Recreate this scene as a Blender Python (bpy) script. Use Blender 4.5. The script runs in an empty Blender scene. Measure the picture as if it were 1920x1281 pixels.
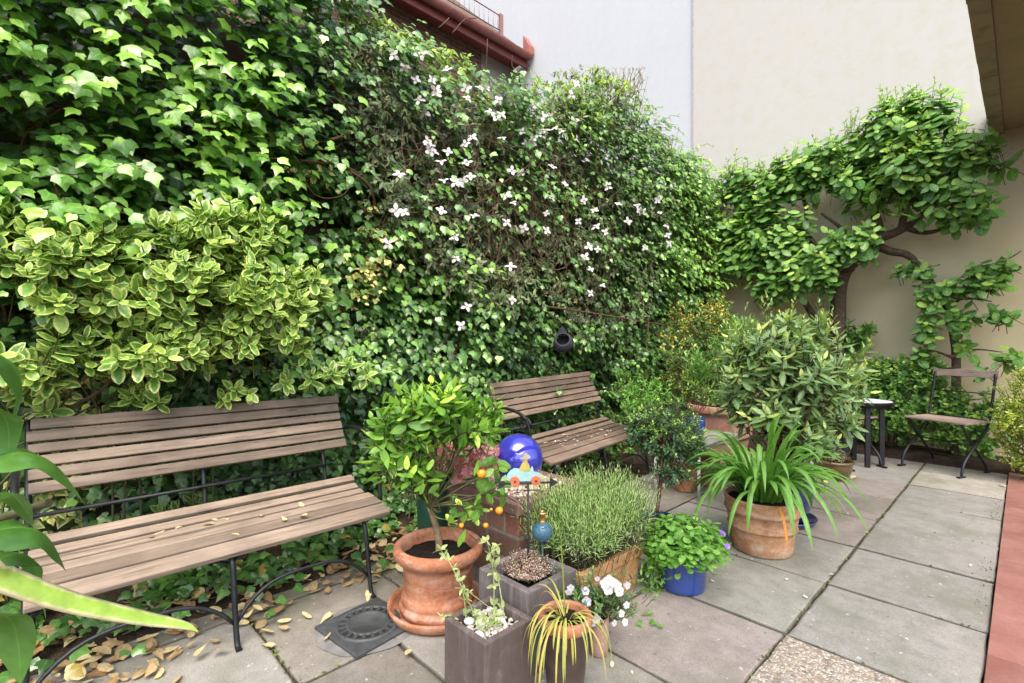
import bpy, math, random
import numpy as np
from mathutils import Vector, Matrix, noise
rs = np.random.RandomState(7)
random.seed(7)
PI = math.pi
SC = bpy.context.scene
COL = SC.collection
H = 1.2                       # eye height
YAW = math.radians(46.2)
FPX = 922.0
D = np.array([-math.sin(YAW), math.cos(YAW), 0.0])
R = np.array([math.cos(YAW), math.sin(YAW), 0.0])
EYE = np.array([0, 0, H])
# ---- survey helpers: where a sight line from the photographer meets a real plane
def ray(px, py):
    return D + R*((px-960)/FPX) + np.array([0, 0, (640-py)/FPX])
def G(px, py, z=0.0):
    v = ray(px, py); return EYE + v*((z-H)/v[2])
def atX(px, py, X):
    v = ray(px, py); return EYE + v*(X/v[0])
def atY(px, py, Y):
    v = ray(px, py); return EYE + v*(Y/v[1])
def atT(px, py, t):
    return EYE + ray(px, py)*t
def nrm(a):
    a = np.asarray(a, float)
    return a/np.maximum(np.linalg.norm(a, axis=-1, keepdims=True), 1e-9)
def V3(a): return np.array(a, float)
# ---------------------------------------------------------------- mesh collector
class MB:
    def __init__(s): s.V=[]; s.F={}; s.T=[]; s.E=[]; s.n=0; s.tone=0.5
    def add(s, V, F, tone=None, edge=None, smooth=True):
        V=np.asarray(V,float).reshape(-1,3); F=np.asarray(F,int)
        k=F.shape[1]
        s.F.setdefault((k,smooth),[]).append(F+s.n)
        m=len(V)
        t=np.full(m, s.tone) if tone is None else np.broadcast_to(np.asarray(tone,float),(m,))
        e=np.zeros(m) if edge is None else np.broadcast_to(np.asarray(edge,float),(m,))
        s.V.append(V); s.T.append(t); s.E.append(e); s.n+=m
        return s
    def box(s, c, size, rz=0.0, M=None, tone=None):
        x,y,z=[q/2 for q in size]
        V=np.array([[-x,-y,-z],[x,-y,-z],[x,y,-z],[-x,y,-z],[-x,-y,z],[x,-y,z],[x,y,z],[-x,y,z]])
        if M is not None: V=V@np.asarray(M,float).T
        if rz:
            c_,s_=math.cos(rz),math.sin(rz); V=V@np.array([[c_,-s_,0],[s_,c_,0],[0,0,1]]).T
        V=V+np.asarray(c,float)
        return s.add(V,[[0,3,2,1],[4,5,6,7],[0,1,5,4],[1,2,6,5],[2,3,7,6],[3,0,4,7]],tone=tone,smooth=False)
    def span(s, a, b, tone=None):
        a=V3(a); b=V3(b); return s.box((a+b)/2, np.abs(b-a), tone=tone)
    def tube(s, P, r, n=6, tone=None, cap=True):
        P=np.asarray(P,float); m=len(P)
        r=np.broadcast_to(np.asarray(r,float),(m,))
        T=np.gradient(P,axis=0); T=nrm(T)
        ref=np.array([0,0,1.0]) if abs(T[:,2]).mean()<0.85 else np.array([1.0,0.1,0])
        U=nrm(np.cross(T,ref)); W=np.cross(T,U)
        a=np.arange(n)*2*PI/n
        V=(P[:,None,:]+r[:,None,None]*(np.cos(a)[None,:,None]*U[:,None,:]+np.sin(a)[None,:,None]*W[:,None,:])).reshape(-1,3)
        i=np.arange(m-1)[:,None]*n; j=np.arange(n)[None,:]; j2=(j+1)%n
        F=np.stack([i+j,i+j2,i+n+j2,i+n+j],-1).reshape(-1,4)
        b=s.n
        s.add(V,F,tone=tone)
        if cap and n>3:
            s.F.setdefault((n,False),[]).append(np.array([list(range(b+n-1,b-1,-1)),list(range(b+(m-1)*n,b+m*n))]))
        return s
    def lathe(s, prof, c=(0,0,0), n=40, tone=None, flip=False):
        prof=np.asarray(prof,float); m=len(prof)
        a=np.arange(n)*2*PI/n
        V=np.stack([prof[:,0][:,None]*np.cos(a)[None],prof[:,0][:,None]*np.sin(a)[None],np.repeat(prof[:,1][:,None],n,1)],-1).reshape(-1,3)+np.asarray(c,float)
        i=np.arange(m-1)[:,None]*n; j=np.arange(n)[None,:]; j2=(j+1)%n
        F=np.stack([i+j,i+j2,i+n+j2,i+n+j],-1).reshape(-1,4)
        if flip: F=F[:,::-1]
        return s.add(V,F,tone=tone)
    def sphere(s, c, r, n=16, m=10, tone=None, sc=(1,1,1)):
        t=np.linspace(0,PI,m); prof=np.stack([np.sin(t)*r,-np.cos(t)*r],-1); prof[0,0]=prof[-1,0]=r*1e-3
        b=MB().lathe(prof,(0,0,0),n)
        return s.add(b.V[0]*np.array(sc)+np.asarray(c,float), b.F[(4,True)][0], tone=tone)
    def prism(s, poly, axis_u, axis_v, o, thick, tone=None):
        # flat polygon (u,v) given real thickness along u x v
        u=nrm(axis_u); v=nrm(axis_v); w=np.cross(u,v); n=len(poly)
        P=np.array([o+u*a+v*b for a,b in poly])
        V=np.concatenate([P-w*thick/2,P+w*thick/2])
        b=s.n
        s.add(V,[[i,(i+1)%n,n+(i+1)%n,n+i] for i in range(n)],tone=tone,smooth=False)
        s.F.setdefault((n,False),[]).append(np.array([list(range(b+n-1,b-1,-1)),list(range(b+n,b+2*n))]))
        return s
    # leaves: P base, A axis, N upper side, L length, W width
    def leaves(s, P, A, N, L, W, tpl, curl=0.15, fold=0.12, tone=None):
        P=np.atleast_2d(P); n=len(P)
        if n==0: return s
        tv,tf,te=tpl
        A=nrm(A); N=np.broadcast_to(N,A.shape); N=nrm(N-A*(N*A).sum(-1,keepdims=True)); X=np.cross(A,N)
        L=np.broadcast_to(L,(n,)); W=np.broadcast_to(W,(n,))
        curl=np.broadcast_to(curl,(n,)); fold=np.broadcast_to(fold,(n,))
        x=tv[:,0][None]*W[:,None]; y=tv[:,1][None]*L[:,None]
        wob=rs.uniform(-.06,.06,(n,len(tv)))*W[:,None]
        z=-curl[:,None]*(tv[:,1]**2)[None]*L[:,None]-fold[:,None]*np.abs(tv[:,0])[None]*W[:,None]*1.6+wob*te[None]
        V=P[:,None]+x[...,None]*X[:,None]+y[...,None]*A[:,None]+z[...,None]*N[:,None]
        F=(tf[None]+(np.arange(n)*len(tv))[:,None,None]).reshape(-1,3)
        tone=rs.rand(n) if tone is None else np.broadcast_to(tone,(n,))
        return s.add(V.reshape(-1,3),F,tone=np.repeat(tone,len(tv)),edge=np.tile(te,n))
    def ribbon(s, P, w, side, tone=None, fold=0.25):
        P=np.asarray(P,float); m=len(P); w=np.broadcast_to(w,(m,))
        T=nrm(np.gradient(P,axis=0)); S=nrm(np.cross(T,np.cross(side,T))); Nn=np.cross(S,T)
        V=np.stack([P-S*w[:,None]/2,P-Nn*(w*fold)[:,None],P+S*w[:,None]/2],1).reshape(-1,3)
        i=np.arange(m-1)*3
        F=np.concatenate([np.stack([i,i+1,i+4,i+3],-1),np.stack([i+1,i+2,i+5,i+4],-1)])
        return s.add(V,F,tone=tone,edge=np.tile([1.,0.,1.],m))
    def build(s, name, mat, parent=None, base=None, bevel=0.0, seg=2, local=False, solid=0.0, subsurf=0):
        me=bpy.data.meshes.new(name)
        o=bpy.data.objects.new(name,me); COL.objects.link(o)
        V=np.concatenate(s.V) if s.V else np.zeros((0,3))
        off=np.zeros(3)
        if not local:
            if parent is not None:
                q=parent
                while q is not None: off=off+np.array(q.location); q=q.parent
            elif base is not None:
                off=V3(base); o.location=base
        elif base is not None: o.location=base
        V=V-off
        me.vertices.add(len(V)); me.vertices.foreach_set('co',V.astype(np.float32).ravel())
        lv=[];ls=[];lt=[];sm=[];pos=0
        for (k,smooth),Fs in s.F.items():
            F=np.concatenate(Fs); nf=len(F)
            lv.append(F.ravel()); ls.append(pos+np.arange(nf)*k); lt.append(np.full(nf,k)); sm.append(np.full(nf,smooth)); pos+=nf*k
        lv=np.concatenate(lv);ls=np.concatenate(ls);lt=np.concatenate(lt);sm=np.concatenate(sm)
        me.loops.add(len(lv)); me.loops.foreach_set('vertex_index',lv.astype(np.int32))
        me.polygons.add(len(ls)); me.polygons.foreach_set('loop_start',ls.astype(np.int32)); me.polygons.foreach_set('loop_total',lt.astype(np.int32))
        me.polygons.foreach_set('use_smooth',sm.astype(bool))
        me.update(calc_edges=True)
        a=me.attributes.new('tone','FLOAT','POINT'); a.data.foreach_set('value',np.concatenate(s.T).astype(np.float32))
        a=me.attributes.new('edge','FLOAT','POINT'); a.data.foreach_set('value',np.concatenate(s.E).astype(np.float32))
        if mat is not None: me.materials.append(mat)
        if parent is not None: o.parent=parent
        if bevel:
            b=o.modifiers.new('bevel','BEVEL'); b.width=bevel; b.segments=seg; b.limit_method='ANGLE'; b.angle_limit=math.radians(40)
            b.harden_normals=False
        if solid:
            b=o.modifiers.new('solid','SOLIDIFY'); b.thickness=solid
        if subsurf:
            b=o.modifiers.new('sub','SUBSURF'); b.levels=subsurf; b.render_levels=subsurf
        return o
def tag(o,label=None,cat=None,group=None,kind=None):
    if label: o['label']=label
    if cat: o['category']=cat
    if group: o['group']=group
    if kind: o['kind']=kind
    return o
def thing(name,label,cat,loc=(0,0,0),rz=0.0,group=None):
    o=bpy.data.objects.new(name,None); COL.objects.link(o); o.empty_display_size=.05
    o.location=loc; o.rotation_euler=(0,0,rz)
    return tag(o,label,cat,group)
# ---------------------------------------------------------------- leaf outlines
def tplate(xs,ys,ym=None):
    n=len(xs); ym=ys if ym is None else ym
    V=[[0,y] for y in ym]; E=[0.0]*n
    li=[0]*n; ri=[0]*n; li[n-1]=ri[n-1]=n-1
    for i in range(1,n-1):
        ri[i]=len(V); V.append([xs[i],ys[i]]); E.append(1.0)
        li[i]=len(V); V.append([-xs[i],ys[i]]); E.append(1.0)
    F=[]
    for i in range(n-1):
        for S,fl in ((ri,0),(li,1)):
            q=[i,S[i],S[i+1],i+1]
            tris=[]
            if i==0: tris=[[q[0],q[2],q[3]]]
            elif i==n-2: tris=[[q[0],q[1],q[3]]]
            else: tris=[[q[0],q[1],q[2]],[q[0],q[2],q[3]]]
            for t in tris: F.append(t if not fl else t[::-1])
    E[n-1]=1.0
    return np.array(V,float),np.array(F,int),np.array(E,float)
IVY=tplate([0,.26,.45,.53,.28,.15,0],[0,-.08,.10,.38,.51,.74,1],[0,.06,.2,.36,.54,.76,1])
IVY2=tplate([0,.32,.42,.45,.32,.15,0],[0,-.04,.16,.34,.52,.78,1],[0,.06,.2,.36,.54,.78,1])
OVAL=tplate([0,.30,.48,.47,.28,0],[0,.14,.38,.64,.88,1])
LANCE=tplate([0,.30,.48,.40,.2,0],[0,.15,.4,.64,.86,1])
ROUND=tplate([0,.36,.52,.46,.26,0],[0,-.06,.3,.66,.9,.97],[0,.06,.3,.62,.86,.97])
NEED=tplate([0,.5,.45,0],[0,.3,.7,1])
# ---------------------------------------------------------------- materials
def newmat(name):
    m=bpy.data.materials.new(name); m.use_nodes=True; nt=m.node_tree
    for n in list(nt.nodes): nt.nodes.remove(n)
    out=nt.nodes.new('ShaderNodeOutputMaterial')
    return m,nt,out
def nd(nt,t,**kw):
    n=nt.nodes.new(t)
    for k,v in kw.items():
        if k[0]=='i' and k[1:].isdigit(): n.inputs[int(k[1:])].default_value=v
        else: setattr(n,k,v)
    return n
def mixc(nt,fac,a,b,mode='MIX'):
    n=nt.nodes.new('ShaderNodeMix'); n.data_type='RGBA'; n.blend_type=mode
    for s,v in ((0,fac),(6,a),(7,b)):
        if hasattr(v,'is_linked'): nt.links.new(v,n.inputs[s])
        elif s==0: n.inputs[0].default_value=v
        else: n.inputs[s].default_value=(*v,1) if len(v)==3 else v
    return n.outputs[2]
def ramp(nt,src,pts):
    n=nt.nodes.new('ShaderNodeValToRGB'); el=n.color_ramp.elements
    while len(el)<len(pts): el.new(.5)
    for e,(p,c) in zip(el,pts): e.position=p; e.color=(c,c,c,1) if not hasattr(c,'__len__') else (*c,1)
    nt.links.new(src,n.inputs[0]); return n.outputs[0]
def attr(nt,name):
    n=nt.nodes.new('ShaderNodeAttribute'); n.attribute_name=name; return n.outputs['Fac']
def coord(nt,scale=(1,1,1),rot=(0,0,0)):
    t=nt.nodes.new('ShaderNodeTexCoord'); m=nt.nodes.new('ShaderNodeMapping')
    m.inputs['Scale'].default_value=scale; m.inputs['Rotation'].default_value=rot
    nt.links.new(t.outputs['Object'],m.inputs[0]); return m.outputs[0]
def tex(nt,co,scale,detail=4,rough=.6,typ='ShaderNodeTexNoise',dist=0):
    n=nt.nodes.new(typ); nt.links.new(co,n.inputs['Vector']); n.inputs['Scale'].default_value=scale
    if typ=='ShaderNodeTexNoise':
        n.inputs['Detail'].default_value=detail; n.inputs['Roughness'].default_value=rough; n.inputs['Distortion'].default_value=dist
    return n.outputs[0]
def princ(nt,out,color,rough=.5,spec=.5,metal=0,bump=None,bstr=.3,bdist=.01,coat=0):
    p=nt.nodes.new('ShaderNodeBsdfPrincipled')
    for k,v in (('Base Color',color),('Roughness',rough),('Metallic',metal)):
        if hasattr(v,'is_linked'): nt.links.new(v,p.inputs[k])
        else: p.inputs[k].default_value=(*v,1) if k=='Base Color' else v
    p.inputs['Specular IOR Level'].default_value=spec
    p.inputs['Coat Weight'].default_value=coat; p.inputs['Coat Roughness'].default_value=.05
    if bump is not None:
        b=nt.nodes.new('ShaderNodeBump'); b.inputs['Strength'].default_value=bstr; b.inputs['Distance'].default_value=bdist
        nt.links.new(bump,b.inputs['Height']); nt.links.new(b.outputs[0],p.inputs['Normal'])
    nt.links.new(p.outputs[0],out.inputs[0]); return p
def leafmat(name,a,b,c=None,edge=None,rough=.38,trans=.28,spec=.5,rib=(.0,.0),eth=.55,under=1.25,old=None):
    m,nt,out=newmat(name); k_=(1.48,1.32,1.25) if b[1]>b[0]*1.2 else (1,1,1)
    a,b=[tuple(min(.85,x*y) for x,y in zip(q,k_)) for q in (a,b)]
    c=tuple(min(.85,x*y) for x,y in zip(c,k_)) if c else c
    tn=attr(nt,'tone'); ed=attr(nt,'edge')
    pts=[(0,a),(.6,b)]+([(1,c)] if c else [])
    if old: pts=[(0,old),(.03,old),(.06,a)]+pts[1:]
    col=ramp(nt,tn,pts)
    co=coord(nt)
    nz=tex(nt,co,60,2)
    if edge:
        ad=nt.nodes.new('ShaderNodeMath'); ad.operation='MULTIPLY_ADD'; nt.links.new(nz,ad.inputs[0]); ad.inputs[1].default_value=.45; nt.links.new(ed,ad.inputs[2])
        e=ramp(nt,ad.outputs[0],[(eth+.08,0),(eth+.40,1)])
        col=mixc(nt,e,col,edge)
    if rib[0]:
        rb=ramp(nt,ed,[(0,rib[0]),(rib[1],0)])
        col=mixc(nt,rb,col,tuple(min(1,x*1.9+.03) for x in b))
    v=ramp(nt,nz,[(.3,.82),(.7,1.15)])
    col=mixc(nt,1.0,col,v,'MULTIPLY')
    gm=nt.nodes.new('ShaderNodeNewGeometry')
    col2=mixc(nt,gm.outputs['Backfacing'],col,mixc(nt,.5,col,tuple(min(1,x*under+.02) for x in b)))
    p=nt.nodes.new('ShaderNodeBsdfPrincipled'); nt.links.new(col2,p.inputs['Base Color'])
    p.inputs['Roughness'].default_value=rough; p.inputs['Specular IOR Level'].default_value=spec
    bp=nt.nodes.new('ShaderNodeBump'); bp.inputs['Strength'].default_value=.25; bp.inputs['Distance'].default_value=.004
    nt.links.new(nz,bp.inputs['Height']); nt.links.new(bp.outputs[0],p.inputs['Normal'])
    tr=nt.nodes.new('ShaderNodeBsdfTranslucent')
    tc=mixc(nt,1.0,col,(1.0,1.15,.45),'MULTIPLY'); nt.links.new(tc,tr.inputs[0])
    mx=nt.nodes.new('ShaderNodeMixShader'); mx.inputs[0].default_value=trans+.06
    nt.links.new(p.outputs[0],mx.inputs[1]); nt.links.new(tr.outputs[0],mx.inputs[2]); nt.links.new(mx.outputs[0],out.inputs[0])
    return m
def simple(name,col,rough=.5,spec=.5,metal=0,var=.25,scale=25,bump=.2,coat=0,col2=None,bdist=.004):
    m,nt,out=newmat(name); co=coord(nt); n=tex(nt,co,scale,5)
    c2=col2 or tuple(x*(1-var) for x in col)
    c=mixc(nt,ramp(nt,n,[(.35,0),(.65,1)]),col,c2)
    princ(nt,out,c,rough,spec,metal,bump=tex(nt,co,scale*4,4),bstr=bump,bdist=bdist,coat=coat); return m
def woodmat(name,a,b,c,along='Y'):
    m,nt,out=newmat(name)
    sc={'Y':(30,1.6,30),'X':(1.6,30,30)}[along]
    co=coord(nt,sc); g=tex(nt,co,1.6,6,.65,dist=.6); co2=coord(nt); big=tex(nt,co2,5,4)
    col=ramp(nt,g,[(.28,c),(.45,b),(.66,a)])
    col=mixc(nt,ramp(nt,big,[(.4,0),(.75,.65)]),col,tuple(x*.62 for x in b))
    tn=attr(nt,'tone'); col=mixc(nt,1.0,col,ramp(nt,tn,[(0,.68),(1,1.25)]),'MULTIPLY')
    crack=tex(nt,coord(nt,tuple(x*2.2 for x in sc)),1.6,3)
    col=mixc(nt,ramp(nt,crack,[(.30,.8),(.37,0)]),col,(.04,.03,.022))
    princ(nt,out,col,.75,.3,bump=g,bstr=.5,bdist=.004); return m
def terramat(name,base,pale,dark,blot=.5,stain=(.7,.66,.6)):
    m,nt,out=newmat(name); co=coord(nt); n=tex(nt,co,9,6,.7); n2=tex(nt,coord(nt,(1,1,2.4)),6,6,.72,dist=.8); n3=tex(nt,co,70,3)
    col=ramp(nt,n,[(.3,dark),(.5,base),(.68,pale)])
    col=mixc(nt,ramp(nt,n2,[(.5,0),(.68,blot)]),col,stain)
    col=mixc(nt,ramp(nt,n2,[(.30,.7),(.44,0)]),col,tuple(x*.4 for x in dark))
    col=mixc(nt,1.0,col,ramp(nt,n3,[(.3,.88),(.7,1.1)]),'MULTIPLY')
    princ(nt,out,col,.85,.25,bump=n3,bstr=.35,bdist=.003); return m
# ================================================================ SETTING
def pavemat():
    m,nt,out=newmat('paving_concrete'); co=coord(nt)
    a=nt.nodes.new('ShaderNodeAttribute'); a.attribute_name='slabcol'
    fine=tex(nt,co,160,3); mid=tex(nt,co,11,6,.7); big=tex(nt,co,2.2,5,.65)
    c=mixc(nt,1.0,a.outputs['Color'],ramp(nt,mid,[(.3,.80),(.7,1.18)]),'MULTIPLY')
    c=mixc(nt,1.0,c,ramp(nt,fine,[(.3,.78),(.7,1.2)]),'MULTIPLY')
    c=mixc(nt,ramp(nt,big,[(.46,0),(.72,.65)]),c,(.13,.135,.085))
    c=mixc(nt,ramp(nt,big,[(.28,.45),(.45,0)]),c,(.30,.28,.25))
    sp=tex(nt,coord(nt,(1,1,1),(0,0,.7)),38,2,.5)
    c=mixc(nt,ramp(nt,sp,[(.69,0),(.74,.75)]),c,(.46,.44,.40))
    c=mixc(nt,ramp(nt,sp,[(.24,.6),(.30,0)]),c,(.06,.055,.045))
    ed=attr(nt,'edge'); ad=nt.nodes.new('ShaderNodeMath'); ad.operation='MULTIPLY_ADD'; nt.links.new(mid,ad.inputs[0]); ad.inputs[1].default_value=.5; nt.links.new(ed,ad.inputs[2])
    c=mixc(nt,ramp(nt,ad.outputs[0],[(.95,0),(1.3,.6)]),c,(.085,.075,.055))
    princ(nt,out,c,.85,.3,bump=fine,bstr=.35,bdist=.003); return m
def slabgrid(m,x0,x1,y0,y1,z,col,cols,n=7,th=.04,e=.012):
    xs=np.concatenate([[x0,x0+e],np.linspace(x0,x1,n)[1:-1],[x1-e,x1]]); ys=np.concatenate([[y0,y0+e],np.linspace(y0,y1,n)[1:-1],[y1-e,y1]])
    k=len(xs); X,Y=np.meshgrid(xs,ys,indexing='ij')
    tx,ty=rs.uniform(-.004,.004,2)
    ed=np.zeros((k,k)); ed[0]=ed[-1]=1; ed[:,0]=ed[:,-1]=1; ed[1,:]=np.maximum(ed[1,:],.3); ed[-2,:]=np.maximum(ed[-2,:],.3); ed[:,1]=np.maximum(ed[:,1],.3); ed[:,-2]=np.maximum(ed[:,-2],.3)
    jit=rs.uniform(-.004,.004,(k,k))*(ed>.9)
    bord=np.zeros((k,k)); bord[0]=bord[-1]=1; bord[:,0]=bord[:,-1]=1
    Z=z-.003*bord+tx*(X-(x0+x1)/2)*2+ty*(Y-(y0+y1)/2)*2
    Vv=np.stack([X+jit,Y+jit.T,Z],-1).reshape(-1,3)
    i=np.arange(k-1)[:,None]*k+np.arange(k-1)[None]; i=i.ravel()
    m.add(Vv,np.stack([i,i+k,i+k+1,i+1],-1),edge=ed.ravel(),smooth=False); cols.append(np.tile(col,(k*k,1)))
    c=[(0,0),(k-1,0),(k-1,k-1),(0,k-1)]
    loop=[(a,0) for a in range(k)]+[(k-1,b) for b in range(1,k)]+[(a,k-1) for a in range(k-2,-1,-1)]+[(0,b) for b in range(k-2,0,-1)]
    top=np.array([Vv[a*k+b] for a,b in loop]); bot=top.copy(); bot[:,2]-=th; L=len(loop)
    m.add(np.concatenate([top,bot]),[[q,L+q,L+(q+1)%L,(q+1)%L] for q in range(L)],edge=1.0,smooth=False); cols.append(np.tile(col,(2*L,1)))
def setcols(o,name,cols):
    a=o.data.attributes.new(name,'FLOAT_COLOR','POINT'); c=np.concatenate(cols); c=np.concatenate([c,np.ones((len(c),1))],1)
    a.data.foreach_set('color',c.astype(np.float32).ravel())
GREY=(.247,.234,.208); GREEN=(.235,.226,.190); PINK=(.255,.218,.195); DARK=(.195,.178,.148); PALE=(.325,.298,.25)
m_pave=pavemat()
pv=MB(); pc=[]
J=.0048
rowsY=[-3.1+.612*k for k in range(0,16)]; off=2.21-rowsY[8] if False else 0
Y0=2.21
XA=[-.68,-.1]
def sl(x0,x1,y0,y1,col):
    slabgrid(pv,x0+J,x1-J,y0+J,y1-J,rs.uniform(-.003,.003),np.array(col)*rs.uniform(.93,1.07),pc)
rightcols={0:GREY,1:GREY,2:GREY,3:GREY,4:GREY,5:PALE,6:GREY,7:GREY}
leftcols={-1:PINK,0:GREEN,1:GREY,2:PINK,3:PINK,4:PINK,5:GREY,6:GREY}
XL=-1.275
for k in range(-6,7):
    a=Y0+.612*k; b=a+.612
    if k==6: b=6.32
    if k!=-1: sl(-.68,-.1,a,b,rightcols.get(k,GREY))
    sl(XL,-.68,a,b,leftcols.get(k,[GREEN,GREY][k%2]))
for k in range(-5,7):
    a=1.9+.62*k; b=a+.62
    sl(XL-.48,XL,a-.25,b-.25,[GREEN,DARK,GREY][k%3])
    sl(-2.36,XL-.48,a+ (.0 if k>=0 else .0)-.63,b-.63,[DARK,GREY,DARK][k%3])
    if k<2: sl(-2.72,-2.36,a-.5,b-.5,DARK)
paving=pv.build('paving',m_pave,base=(0,0,0)); setcols(paving,'slabcol',pc); tag(paving,kind='structure')
# exposed aggregate slab
def aggmat():
    m,nt,out=newmat('aggregate'); co=coord(nt)
    v=nt.nodes.new('ShaderNodeTexVoronoi'); v.inputs['Scale'].default_value=85; nt.links.new(co,v.inputs['Vector'])
    w=nt.nodes.new('ShaderNodeTexVoronoi'); w.feature='DISTANCE_TO_EDGE'; w.inputs['Scale'].default_value=85; nt.links.new(co,w.inputs['Vector'])
    sx=nt.nodes.new('ShaderNodeSeparateColor'); nt.links.new(v.outputs['Color'],sx.inputs[0])
    c=ramp(nt,sx.outputs[0],[(0,(.18,.15,.12)),(.3,(.34,.26,.19)),(.55,(.42,.36,.28)),(.8,(.5,.46,.4)),(1,(.27,.25,.24))])
    c=mixc(nt,ramp(nt,w.outputs[0],[(0.02,1),(.10,0)]),c,(.20,.175,.14))
    princ(nt,out,c,.8,.3,bump=w.outputs[0],bstr=.9,bdist=.006); return m
ag=MB(); agc=[]; slabgrid(ag,-.68+J,-.1-J,Y0-.612+J,Y0-J,.001,GREY,agc)
o=ag.build('pebble_paving',aggmat(),base=(0,0,0)); tag(o,kind='structure')
# soil ground with the joints showing it
def soilmat(name,a,b,c,sc=14):
    m,nt,out=newmat(name); co=coord(nt); n=tex(nt,co,sc,7,.75); n2=tex(nt,co,sc*9,3)
    col=ramp(nt,n,[(.3,a),(.5,b),(.7,c)])
    col=mixc(nt,1.0,col,ramp(nt,n2,[(.3,.6),(.7,1.35)]),'MULTIPLY')
    princ(nt,out,col,.95,.15,bump=n2,bstr=.8,bdist=.02); return m
m_soil=soilmat('garden_soil',(.018,.013,.009),(.04,.028,.019),(.075,.055,.038))
gd=MB(); gd.add([[-60,-60,-.022],[60,-60,-.022],[60,60,-.022],[-60,60,-.022]],[[0,1,2,3]],smooth=False)
tag(gd.build('ground',m_soil,base=(0,0,0)),kind='structure')
bed=MB()
k=60; ys=np.linspace(-1.5,6.95,110); xs=np.linspace(-3.35,-2.42,14)
X,Y=np.meshgrid(xs,ys,indexing='ij')
Z=np.array([[.012+.05*max(0,min(1,(-2.5-x)/.35))+.02*noise.noise(Vector((x*4,y*4,0))) - (.05 if x>-2.47 else 0) for y in ys] for x in xs])
i=(np.arange(13)[:,None]*110+np.arange(109)[None]).ravel()
bed.add(np.stack([X,Y,Z],-1).reshape(-1,3),np.stack([i,i+110,i+111,i+1],-1))
xs=np.linspace(-2.5,.0,40); ys=np.linspace(6.3,6.95,12); X,Y=np.meshgrid(xs,ys,indexing='ij')
Z=np.array([[.01+.06*max(0,min(1,(y-6.3)/.25))+.03*noise.noise(Vector((x*4,y*4,3))) -(.05 if y<6.32 else 0) for y in ys] for x in xs])
i=(np.arange(39)[:,None]*12+np.arange(11)[None]).ravel()
bed.add(np.stack([X,Y,Z],-1).reshape(-1,3),np.stack([i,i+12,i+13,i+1],-1))
tag(bed.build('soil_bed',m_soil,base=(0,0,0)),kind='structure')
# red clay tiles under the balcony
def tilemat():
    m,nt,out=newmat('red_clay_tile'); co=coord(nt); n=tex(nt,co,7,6,.7); f=tex(nt,co,120,3)
    tn=attr(nt,'tone'); c=ramp(nt,tn,[(0,(.20,.082,.064)),(1,(.26,.112,.088))])
    c=mixc(nt,ramp(nt,n,[(.42,0),(.75,.6)]),c,(.34,.19,.15))
    c=mixc(nt,ramp(nt,n,[(.25,.5),(.4,0)]),c,(.2,.06,.04))
    c=mixc(nt,1.0,c,ramp(nt,f,[(.3,.88),(.7,1.1)]),'MULTIPLY')
    princ(nt,out,c,.62,.4,bump=f,bstr=.2,bdist=.002); return m
rt=MB()
for i in range(8):
    for j in range(46):
        x0=-.1005+i*.2; y0=-2.6+j*.2
        if y0>5.35 and i==0 and False: continue
        rt.box((x0+.1,y0+.1,-.008+rs.uniform(-.001,.001)),(.1975,.1975,.04),tone=rs.rand())
tag(rt.build('red_tile_path',tilemat(),base=(0,0,0),bevel=.002,seg=1),kind='structure')
# concrete edging strip between path and slabs at the far end
es=MB(); es.span((-.098,5.0,-.03),(-.094,6.4,.012)); 
# ---------------------------------------------------------------- rear walls
def plaster(name,col,stain,amt=.35,sc=1.1):
    m,nt,out=newmat(name); co=coord(nt); n=tex(nt,coord(nt,(1,1,.45)),sc,6,.62,dist=.3); f=tex(nt,co,90,4); g=tex(nt,co,9,5)
    c=mixc(nt,ramp(nt,n,[(.45,0),(.72,amt)]),col,stain)
    c=mixc(nt,1.0,c,ramp(nt,g,[(.3,.965),(.7,1.02)]),'MULTIPLY')
    st=tex(nt,coord(nt,(5,5,.12)),1.2,5,.6); c=mixc(nt,ramp(nt,st,[(.55,0),(.8,.16)]),c,tuple(x*.82 for x in col))
    princ(nt,out,c,.9,.2,bump=f,bstr=.22,bdist=.004); return m
YW=6.9
XS=atY(1301,200,YW)[0]
cream=MB(); cream.span((XS,YW,-.3),(3.2,YW+.35,13.5))
t=thing('cream_building_wall','tall cream rendered wall behind the espaliered tree and folding chair','wall',(XS,YW,0))
def creammat():
    m,nt,out=newmat('cream_render'); co=coord(nt); n=tex(nt,coord(nt,(1,1,.5)),1.3,6,.65,dist=.4); f=tex(nt,co,90,4); g=tex(nt,co,6,6,.7)
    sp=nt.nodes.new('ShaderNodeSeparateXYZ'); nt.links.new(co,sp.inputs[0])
    # shade below the balcony painted into the base colour: lower wall darker, yellower
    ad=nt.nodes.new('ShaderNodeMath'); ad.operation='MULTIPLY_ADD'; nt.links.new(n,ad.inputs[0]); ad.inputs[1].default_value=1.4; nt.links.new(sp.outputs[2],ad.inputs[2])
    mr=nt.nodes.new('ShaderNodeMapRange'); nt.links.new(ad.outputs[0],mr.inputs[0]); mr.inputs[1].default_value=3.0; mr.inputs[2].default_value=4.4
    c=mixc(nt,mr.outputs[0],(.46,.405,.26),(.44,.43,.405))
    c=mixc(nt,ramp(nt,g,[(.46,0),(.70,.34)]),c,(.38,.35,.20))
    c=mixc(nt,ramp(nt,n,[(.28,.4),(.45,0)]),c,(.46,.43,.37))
    st=tex(nt,coord(nt,(5,5,.12)),1.2,5,.6); c=mixc(nt,ramp(nt,st,[(.55,0),(.8,.14)]),c,(.36,.33,.25))
    princ(nt,out,c,.9,.2,bump=f,bstr=.22,bdist=.004); return m
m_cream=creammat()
cream.build('wall',m_cream,t)
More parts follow.
